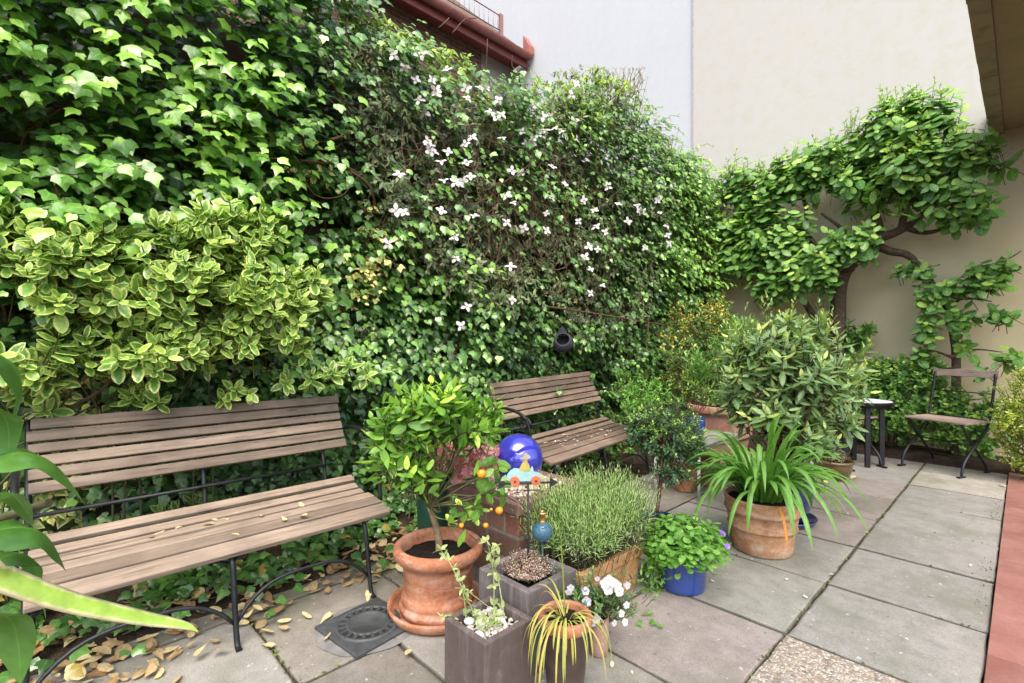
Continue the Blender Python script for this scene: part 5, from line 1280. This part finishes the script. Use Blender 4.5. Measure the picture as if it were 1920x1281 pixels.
# ================================================================ TREES TRAINED ON THE CREAM WALL
def W(px,py,y=6.72): return atY(px,py,y)
et=thing('espalier_tree','large spreading broad leaved tree with crooked limbs trained on the cream wall','tree',(atY(1570,600,6.68)[0],6.68,0))
tr=MB(); b0=V3((et.location[0]-.0,6.66,0))
tr.tube(smoothpts([b0,b0+V3((.02,0,.8)),W(1572,560,6.66),W(1582,512,6.66),W(1600,490,6.66)],8),np.linspace(.085,.07,33),12)
tr.build('trunk',m_bark,et)
def limb(pts,r0,r1):
    P=smoothpts([W(a,b,6.66-.05*math.sin(i)) for i,(a,b) in enumerate(pts)],7); br=MB(); br.tube(P,np.linspace(r0,r1,len(P)),8); br.build('limb',m_bark,et)
limb([(1588,505),(1605,470),(1640,450),(1690,430),(1740,395),(1790,350)],.075,.02)
limb([(1630,455),(1668,470),(1705,480),(1735,515)],.05,.028)
limb([(1650,448),(1640,400),(1600,350),(1580,300),(1560,270)],.05,.015)
limb([(1690,432),(1700,380),(1720,300),(1715,230)],.04,.01)
limb([(1700,428),(1735,436),(1775,425),(1830,390)],.03,.01)
limb([(1575,520),(1545,480),(1500,430),(1450,400),(1400,380)],.05,.012)
limb([(1530,600),(1500,555),(1460,520),(1430,480),(1400,450)],.04,.012)
limb([(1560,545),(1575,500),(1570,470)],.04,.02)
limb([(1505,430),(1512,400),(1500,360),(1460,320)],.03,.01)
limb([(1610,470),(1580,430),(1540,400)],.03,.012)
def we(px,py,rx,ry,y=6.5,d=.22):
    c=atY(px,py,y); r=abs(atY(px+rx,py,y)[0]-atY(px-rx,py,y)[0])/2; return (c,(r,d,abs(atY(px,py-ry,y)[2]-atY(px,py+ry,y)[2])/2))
lob=[we(1690,250,130,65,6.45),we(1600,280,80,60,6.5),we(1780,280,90,55,6.4),we(1480,320,100,60,6.5),we(1400,380,70,60,6.5),we(1680,340,140,60,6.4,.26),we(1800,370,80,50,6.35),we(1440,440,90,65,6.4,.24),we(1500,500,70,45,6.35),we(1590,440,70,40,6.35),we(1690,205,70,35,6.45),we(1860,290,30,30,6.4,.1),we(1540,490,50,30,6.3,.15)]
f=MB();t_=MB()
lob+=[we(1555,295,60,45,6.5),we(1380,330,50,40,6.5),we(1375,470,50,50,6.45),we(1350,420,40,40,6.5),we(1430,530,50,30,6.4),we(1640,220,60,40,6.5)]
lob+=[we(1700,240,130,65,6.45),we(1775,285,95,55,6.4),we(1690,310,130,50,6.35,.26)]
P,dd=lobepts(lob,900,.1,2.8,-.25,17.,.7); di=nrm(dd*.6+UP*.75+V3((0,-.35,0))+rdir(len(P))*.35)
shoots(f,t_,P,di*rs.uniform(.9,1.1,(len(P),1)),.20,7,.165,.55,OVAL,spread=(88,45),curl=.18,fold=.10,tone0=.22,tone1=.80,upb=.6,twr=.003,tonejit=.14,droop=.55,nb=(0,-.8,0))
tp=P[(P[:,2]>2.9)&(rs.rand(len(P))<.4)]; shoots(f,t_,tp+UP*.12,nrm(UP+rdir(len(tp))*.3),.14,6,.06,.5,OVAL,tone0=.85,tone1=1,tonejit=.06)
f.build('foliage',L_tree,et); t_.build('twigs',m_bark,et)
yt=thing('young_tree','slender young tree with a red tied trunk in front of the cream wall','tree',(atY(1790,700,6.62)[0],6.62,0))
tr=MB(); b0=V3((yt.location[0],6.62,0)); tr.tube(smoothpts([b0,W(1793,690,6.62),W(1788,630,6.62),W(1775,580,6.62),W(1757,545,6.62),W(1738,515,6.62)],7),np.linspace(.042,.024,36),10); k_=tr.build('trunk',m_bark,yt)
m=MB(); c_=W(1790,667,6.62); m.lathe([(.040,-.012),(.0425,-.008),(.0425,.008),(.040,.012)],c_,16); m.build('red_tie',simple('red_string',(.45,.05,.06),.7),yt)
for pts in ([(1776,582),(1800,560),(1830,535),(1870,500),(1915,470)],[(1790,665),(1830,655),(1880,660)],[(1788,672),(1760,660),(1735,655)],[(1789,690),(1755,695),(1735,710)],[(1770,570),(1750,560),(1730,560)],[(1800,560),(1830,560),(1860,565)],[(1757,545),(1790,525),(1830,510)]):
    P=smoothpts([W(a,b,6.6) for a,b in pts],6); br=MB(); br.tube(P,np.linspace(.016,.005,len(P)),6); br.build('limb',m_bark,yt)
f=MB();t_=MB()
lob=[we(1790,530,60,22,6.5,.14),we(1720,500,45,22,6.5,.14),we(1840,510,50,22,6.5,.14),we(1880,490,30,26,6.5,.12),we(1740,560,40,28,6.5,.14),we(1800,590,40,24,6.5,.14),we(1740,610,28,28,6.5,.12),we(1870,580,30,16,6.5,.1),we(1890,660,28,22,6.5,.1),we(1740,650,36,14,6.5,.1),we(1810,640,20,14,6.5,.1),we(1850,530,40,20,6.5,.12),we(1845,690,20,10,6.5,.08)]
P,dd=lobepts(lob,120,.3,3.,-.5,19.,.6); di=nrm(dd*.5+UP*.6+V3((0,-.3,0))+rdir(len(P))*.4)
shoots(f,t_,P,di,.12,5,.125,.64,OVAL,spread=(88,50),curl=.15,fold=.1,tone0=.2,tone1=.75,upb=.7,twr=.003,droop=.35,nb=(0,-.75,0))
f.build('foliage',L_tree,yt); t_.build('twigs',m_bark,yt)
# ================================================================ GROUND IVY, LITTER, FALLEN LEAVES
f=MB();t_=MB()
for _ in range(3400):
    y=rs.uniform(-.6,6.4) if _>1700 else rs.uniform(-.6,2.2); x=-2.98+abs(rs.normal(0,.17 if _>1700 else .26))+(.18*max(0,noise.noise(Vector((y*1.6,2,2)))) if y<2 else 0)
    if noise.noise(Vector((x*5,y*3,7)))<-.12: continue
    z=.05+abs(rs.normal(0,.07))*(1.5 if x<-2.8 else .8); d=V3((rs.uniform(.1,1),rs.normal(0,.7),rs.normal(-.1,.3)))
    l=rs.uniform(.035,.065); f.leaves(V3((x,y,z)),d[None],V3((.45,0,.9))+rdir(1)[0]*.3,l,l,IVY,curl=.2,fold=.1,tone=np.clip(rs.normal(.4,.2),.03,1))
tag(f.build('ground_ivy',L_ivyd,base=(-2.8,2,0)),'ivy creeping over the soil under and behind the benches','ground cover',kind='stuff')
L_dead=leafmat('fallen_leaf',(.26,.15,.07),(.46,.34,.18),(.66,.57,.31),rough=.7,trans=.12,spec=.2,rib=(.3,.1))
f=MB(); n=0
while n<1050:
    y=rs.uniform(-.7,2.4); x=rs.uniform(-3.0,-1.75)
    edge=-2.34+.22*noise.noise(Vector((y*1.7,0,0)))+(.05 if y>1.2 else 0)
    pr=1/(1+math.exp((x-edge)/.07))
    if rs.rand()>pr: continue
    n+=1; a=rs.uniform(0,2*PI); z=.006+.022*rs.rand()+(.03 if x<-2.5 else 0)
    l=rs.uniform(.035,.085); f.leaves(V3((x,y,z)),V3((math.cos(a),math.sin(a),rs.normal(0,.2)))[None],UP+rdir(1)[0]*.45,l,l*rs.uniform(.4,.75),OVAL if rs.rand()<.65 else IVY2,curl=rs.uniform(-.35,.35),fold=rs.uniform(-.3,.3))
tag(f.build('leaf_litter',L_dead,base=(-2.5,.8,0)),'thick litter of dry fallen leaves under the large bench','leaf litter',kind='stuff')
lf=[]
def leafmesh(name,tpl,l,w,tone,mat):
    m=MB(); m.leaves(V3((0,-l/2,.006)),V3((0,1,.05))[None],UP,l,w,tpl,curl=rs.uniform(-.1,.3),fold=rs.uniform(-.25,.2),tone=tone); return m
def drop(pts,label,group,z=None,name='fallen_leaf',cat='leaf',sizes=(.04,.075),mat=L_dead,tones=(.3,1),tilt=.15,tpls=(OVAL,OVAL,IVY2)):
    var=[]
    for i,p in enumerate(pts):
        if i<4:
            l=rs.uniform(*sizes); o=leafmesh(name,tpls[rs.randint(len(tpls))],l,l*rs.uniform(.4,.6),rs.uniform(*tones),mat).build(name,mat,None,base=p,local=True); var.append(o)
        else: o=var[i%4].copy(); COL.objects.link(o)
        o.location=p; o.rotation_euler=(rs.normal(0,tilt),rs.normal(0,tilt),rs.uniform(0,6.28)); tag(o,label,cat,group)
drop([tuple(G(a,b,.008)) for a,b in ((165,1225),(265,1215),(290,1243),(325,1218),(400,1203),(262,1262),(215,1272),(340,1160),(475,1140),(490,1170),(505,1150),(533,1165),(545,1130),(590,1108),(610,1160),(615,1195),(560,1080),(520,1125),(500,1210),(185,1205),(530,1178),(650,1095),(690,1120),(575,1155),(640,1060)) ],'dry curled leaf lying on the slabs in front of the large bench','dry leaves on the slabs by the large bench')
zs=.40
drop([tuple(G(a,b,zs)) for a,b in ((285,1007),(335,992),(345,985),(405,978),(420,974),(490,969),(532,973),(570,967),(565,946),(440,1005),(300,1000),(390,985))],'pale yellow leaf lying on the seat of the large bench','yellow leaves on the large bench',tones=(.75,1),sizes=(.035,.06))
drop([tuple(G(a,b,.008)) for a,b in ((765,1227),(1600,895),(1548,905),(1880,911))],'yellow leaf lying alone on the bare open slabs','lone leaves on the open slabs',tones=(.85,1),sizes=(.05,.07))
m_pet=leafmat('shed_petal',(.66,.58,.50),(.78,.73,.68),(.7,.6,.3),rough=.7,trans=.2)
drop([tuple(G(a,b,.006)) for a,b in ((1350,1104),(1336,1090),(1475,1086),(1625,999),(1560,1078),(1717,1008),(1747,1118),(1640,1045),(1510,1120),(1590,963),(1780,925),(1700,1200),(1148,1247),(1185,1262),(1820,1060),(1410,1050))],'small white fallen petal lying on the grey slabs','white petals on the slabs',name='fallen_petal',cat='petal',sizes=(.016,.03),mat=m_pet,tones=(0,.7),tpls=(OVAL,LANCE))
b2=bpy.data.objects['garden_bench.001']; Mw=Matrix.LocRotScale(b2.location,b2.rotation_euler,None)
drop([tuple(Mw@Vector((rs.uniform(-.36,-.06),rs.uniform(.25,1.3),.406+.0))) for _ in range(34)],'white petal shed on the seat of the brown bench','white petals on the brown bench',name='fallen_petal',cat='petal',sizes=(.016,.03),mat=m_pet,tones=(0,.7),tpls=(OVAL,LANCE))
drop([tuple(Mw@Vector((x,y,.41))) for x,y in ((-.3,.32),(-.33,.62),(-.25,1.2))],'yellow leaf lying among petals on the brown bench','yellow leaves on the brown bench',tones=(.8,1))
# moss, crumbs and seedlings in the joints
f=MB()
def jl(n,fx):
    for _ in range(n):
        x,y=fx(); a=rs.uniform(0,6.28); l=rs.uniform(.006,.016); f.leaves(V3((x,y,-.002)),V3((math.cos(a),math.sin(a),.6))[None],UP+rdir(1)[0]*.4,l,l*.6,OVAL,tone=rs.rand())
jl(420,lambda:(-.68+rs.normal(0,.004),rs.uniform(1.0,6.2))); jl(120,lambda:(rs.uniform(-1.27,-.1),2.21+.612*rs.randint(-1,7)+rs.normal(0,.004)))
jl(200,lambda:(-1.755+rs.normal(0,.006),rs.uniform(.3,2.6))); jl(150,lambda:(rs.uniform(-2.4,-1.75),rs.choice([.65,1.27])+rs.normal(0,.006)))
tag(f.build('joint_moss',leafmat('moss_bits',(.05,.04,.022),(.07,.09,.025),(.16,.24,.04),rough=.8,trans=.2,spec=.2),base=(-1,2,0)),'moss and tiny weeds growing in the joints of the slabs','moss',kind='stuff')
cr=MB()
for _ in range(240):
    x=-.12-abs(rs.normal(0,.03)); y=rs.uniform(2.0,6.2)
    if noise.noise(Vector((y*1.3,0,5)))<0: continue
    cr.sphere((x,y,.001),rs.uniform(.0015,.004),5,4,tone=rs.rand(),sc=(1,1,.6))
tag(cr.build('soil_crumbs',m_soil,base=(-.12,4,0)),'dark soil crumbs gathered along the edge of the red tiles','soil crumbs',kind='stuff')
# ================================================================ FOREGROUND PLANT AT THE LEFT EDGE
FPt=V3((-1.12,-.30,0))
fg=thing('broad_leaved_plant','large glossy broad leaved plant rising close at the left edge','potted plant',tuple(FPt))
lpot(fg,FPt,roundpot(.13,.18,.34,.015,.05,.02),m_terra2,.155,.30)
f=MB();t_=MB()
def bigleaf(base,tip,w,sag,n=14,tone=.4,up=(0.2,-.1,1),fold=.16,wave=.05):
    base=V3(base);tip=V3(tip); ax=nrm(tip-base); L=np.linalg.norm(tip-base); X=nrm(np.cross(ax,V3(up))); N=np.cross(X,ax)
    s=np.linspace(0,1,n); wid=w*np.sin(PI*np.clip(s,0,1)**.8)**.75*(1-.25*s); wid[-1]=.0005; wid[0]=.004
    rows=[]; k=9; q=np.linspace(-1,1,k); ph=rs.uniform(0,6)
    for i in range(n):
        c=base+ax*L*s[i]-UP*sag*(s[i]**2.2)+N*.03*math.sin(PI*s[i])
        rows.append([c+X*wid[i]*.5*a+N*(-fold*abs(a)**1.5*wid[i]*.8+wave*wid[i]*math.sin(s[i]*14+a*2+ph)*abs(a)) for a in q])
    Vv=np.array(rows).reshape(-1,3); i=(np.arange(n-1)[:,None]*k+np.arange(k-1)[None]).ravel()
    f.add(Vv,np.stack([i,i+1,i+k+1,i+k],-1),tone=tone,edge=np.tile(np.abs(q),n)); return base
crown=FPt+UP*.62
lv=[((-45,880,.66),(162,905,.74),.085,.07),((-60,1010,.62),(125,1055,.70),.095,.03),((-50,640,.70),(22,790,.74),.075,.02),((-30,1060,.66),(70,1105,.72),.07,.03),((-50,1150,.62),(38,1265,.70),.075,.03),((-60,760,.64),(14,860,.70),.06,.02),((-60,950,.68),(60,975,.80),.05,.02),((-30,1115,.7),(86,1150,.76),.045,.02),((-160,700,.6),(-60,620,.7),.09,.05),((-200,900,.6),(-120,1000,.7),.09,.05)]
for a,b,w,sg in lv:
    p=atT(*a);q=atT(*b); bigleaf(p,q+UP*sg*.5,w,sg,tone=rs.uniform(.2,.8)); t_.tube(smoothpts([FPt+UP*.3,FPt+UP*.5+V3((.02,.02,0)),p*.6+(FPt+UP*.75)*.4,p],6),np.linspace(.011,.004,19),6)
t_.tube([atT(-40,985,.8),atT(20,965,.8),atT(92,942,.8)],.007,8)
f.build('leaves',L_fore,fg,subsurf=1); t_.build('stems',m_twig,fg)
# pale strap leaf reaching across the corner
sp2=thing('strap_leaf_plant','long pale edged fleshy strap leaf arching in from the left edge','potted plant',(-.86,-.42,0))
lpot(sp2,V3((-.86,-.42,0)),roundpot(.10,.14,.26,.012,.04,.018),m_terra,.12,.23)
f=MB()
def fleshy(pts,w,tone):
    P=smoothpts(pts,8); m_=len(P); s=np.linspace(0,1,m_); ww=w*np.clip(1-np.maximum(0,(s-.35)/.65)**1.8,.08,1)*np.minimum(1,.6+s); T=nrm(np.gradient(P,axis=0)); S=nrm(np.cross(T,V3((.35,-.5,.75)))); N=np.cross(S,T); q=[(-1,0),(-.6,.14),(0,.2),(.6,.14),(1,0),(.6,-.20),(0,-.26),(-.6,-.2)]
    Vv=np.stack([P+S*(a*ww/2)[:,None]+N*(b*ww/2)[:,None] for a,b in q],1).reshape(-1,3); i=np.arange(m_-1)[:,None]*8; j=np.arange(8)[None]; j2=(j+1)%8
    f.add(Vv,np.stack([i+j,i+j2,i+8+j2,i+8+j],-1).reshape(-1,4),tone=tone,edge=np.tile([1,.55,.2,.55,1,.9,.7,.9],m_)); bn=f.n
    f.F.setdefault((8,False),[]).append(np.array([list(range(bn-8,bn))]))
c0=V3((-.86,-.42,.24))
fleshy([c0,c0+V3((.0,.08,.34)),atT(-130,1030,.50),atT(0,1082,.53),atT(130,1128,.565),atT(260,1157,.60),atT(345,1172,.62),atT(372,1184,.625)],.027,.5)
for az in (2.2,3.3,4.4,5.4): fleshy([c0,c0+V3((math.cos(az)*.08,math.sin(az)*.08,.25)),c0+V3((math.cos(az)*.22,math.sin(az)*.22,.36)),c0+V3((math.cos(az)*.36,math.sin(az)*.36,.28))],.04,.4)
f.build('leaves',leafmat('fleshy_strap',(.16,.30,.04),(.24,.40,.06),(.3,.45,.1),edge=(.66,.60,.36),eth=.66,rough=.4,trans=.2),sp2)
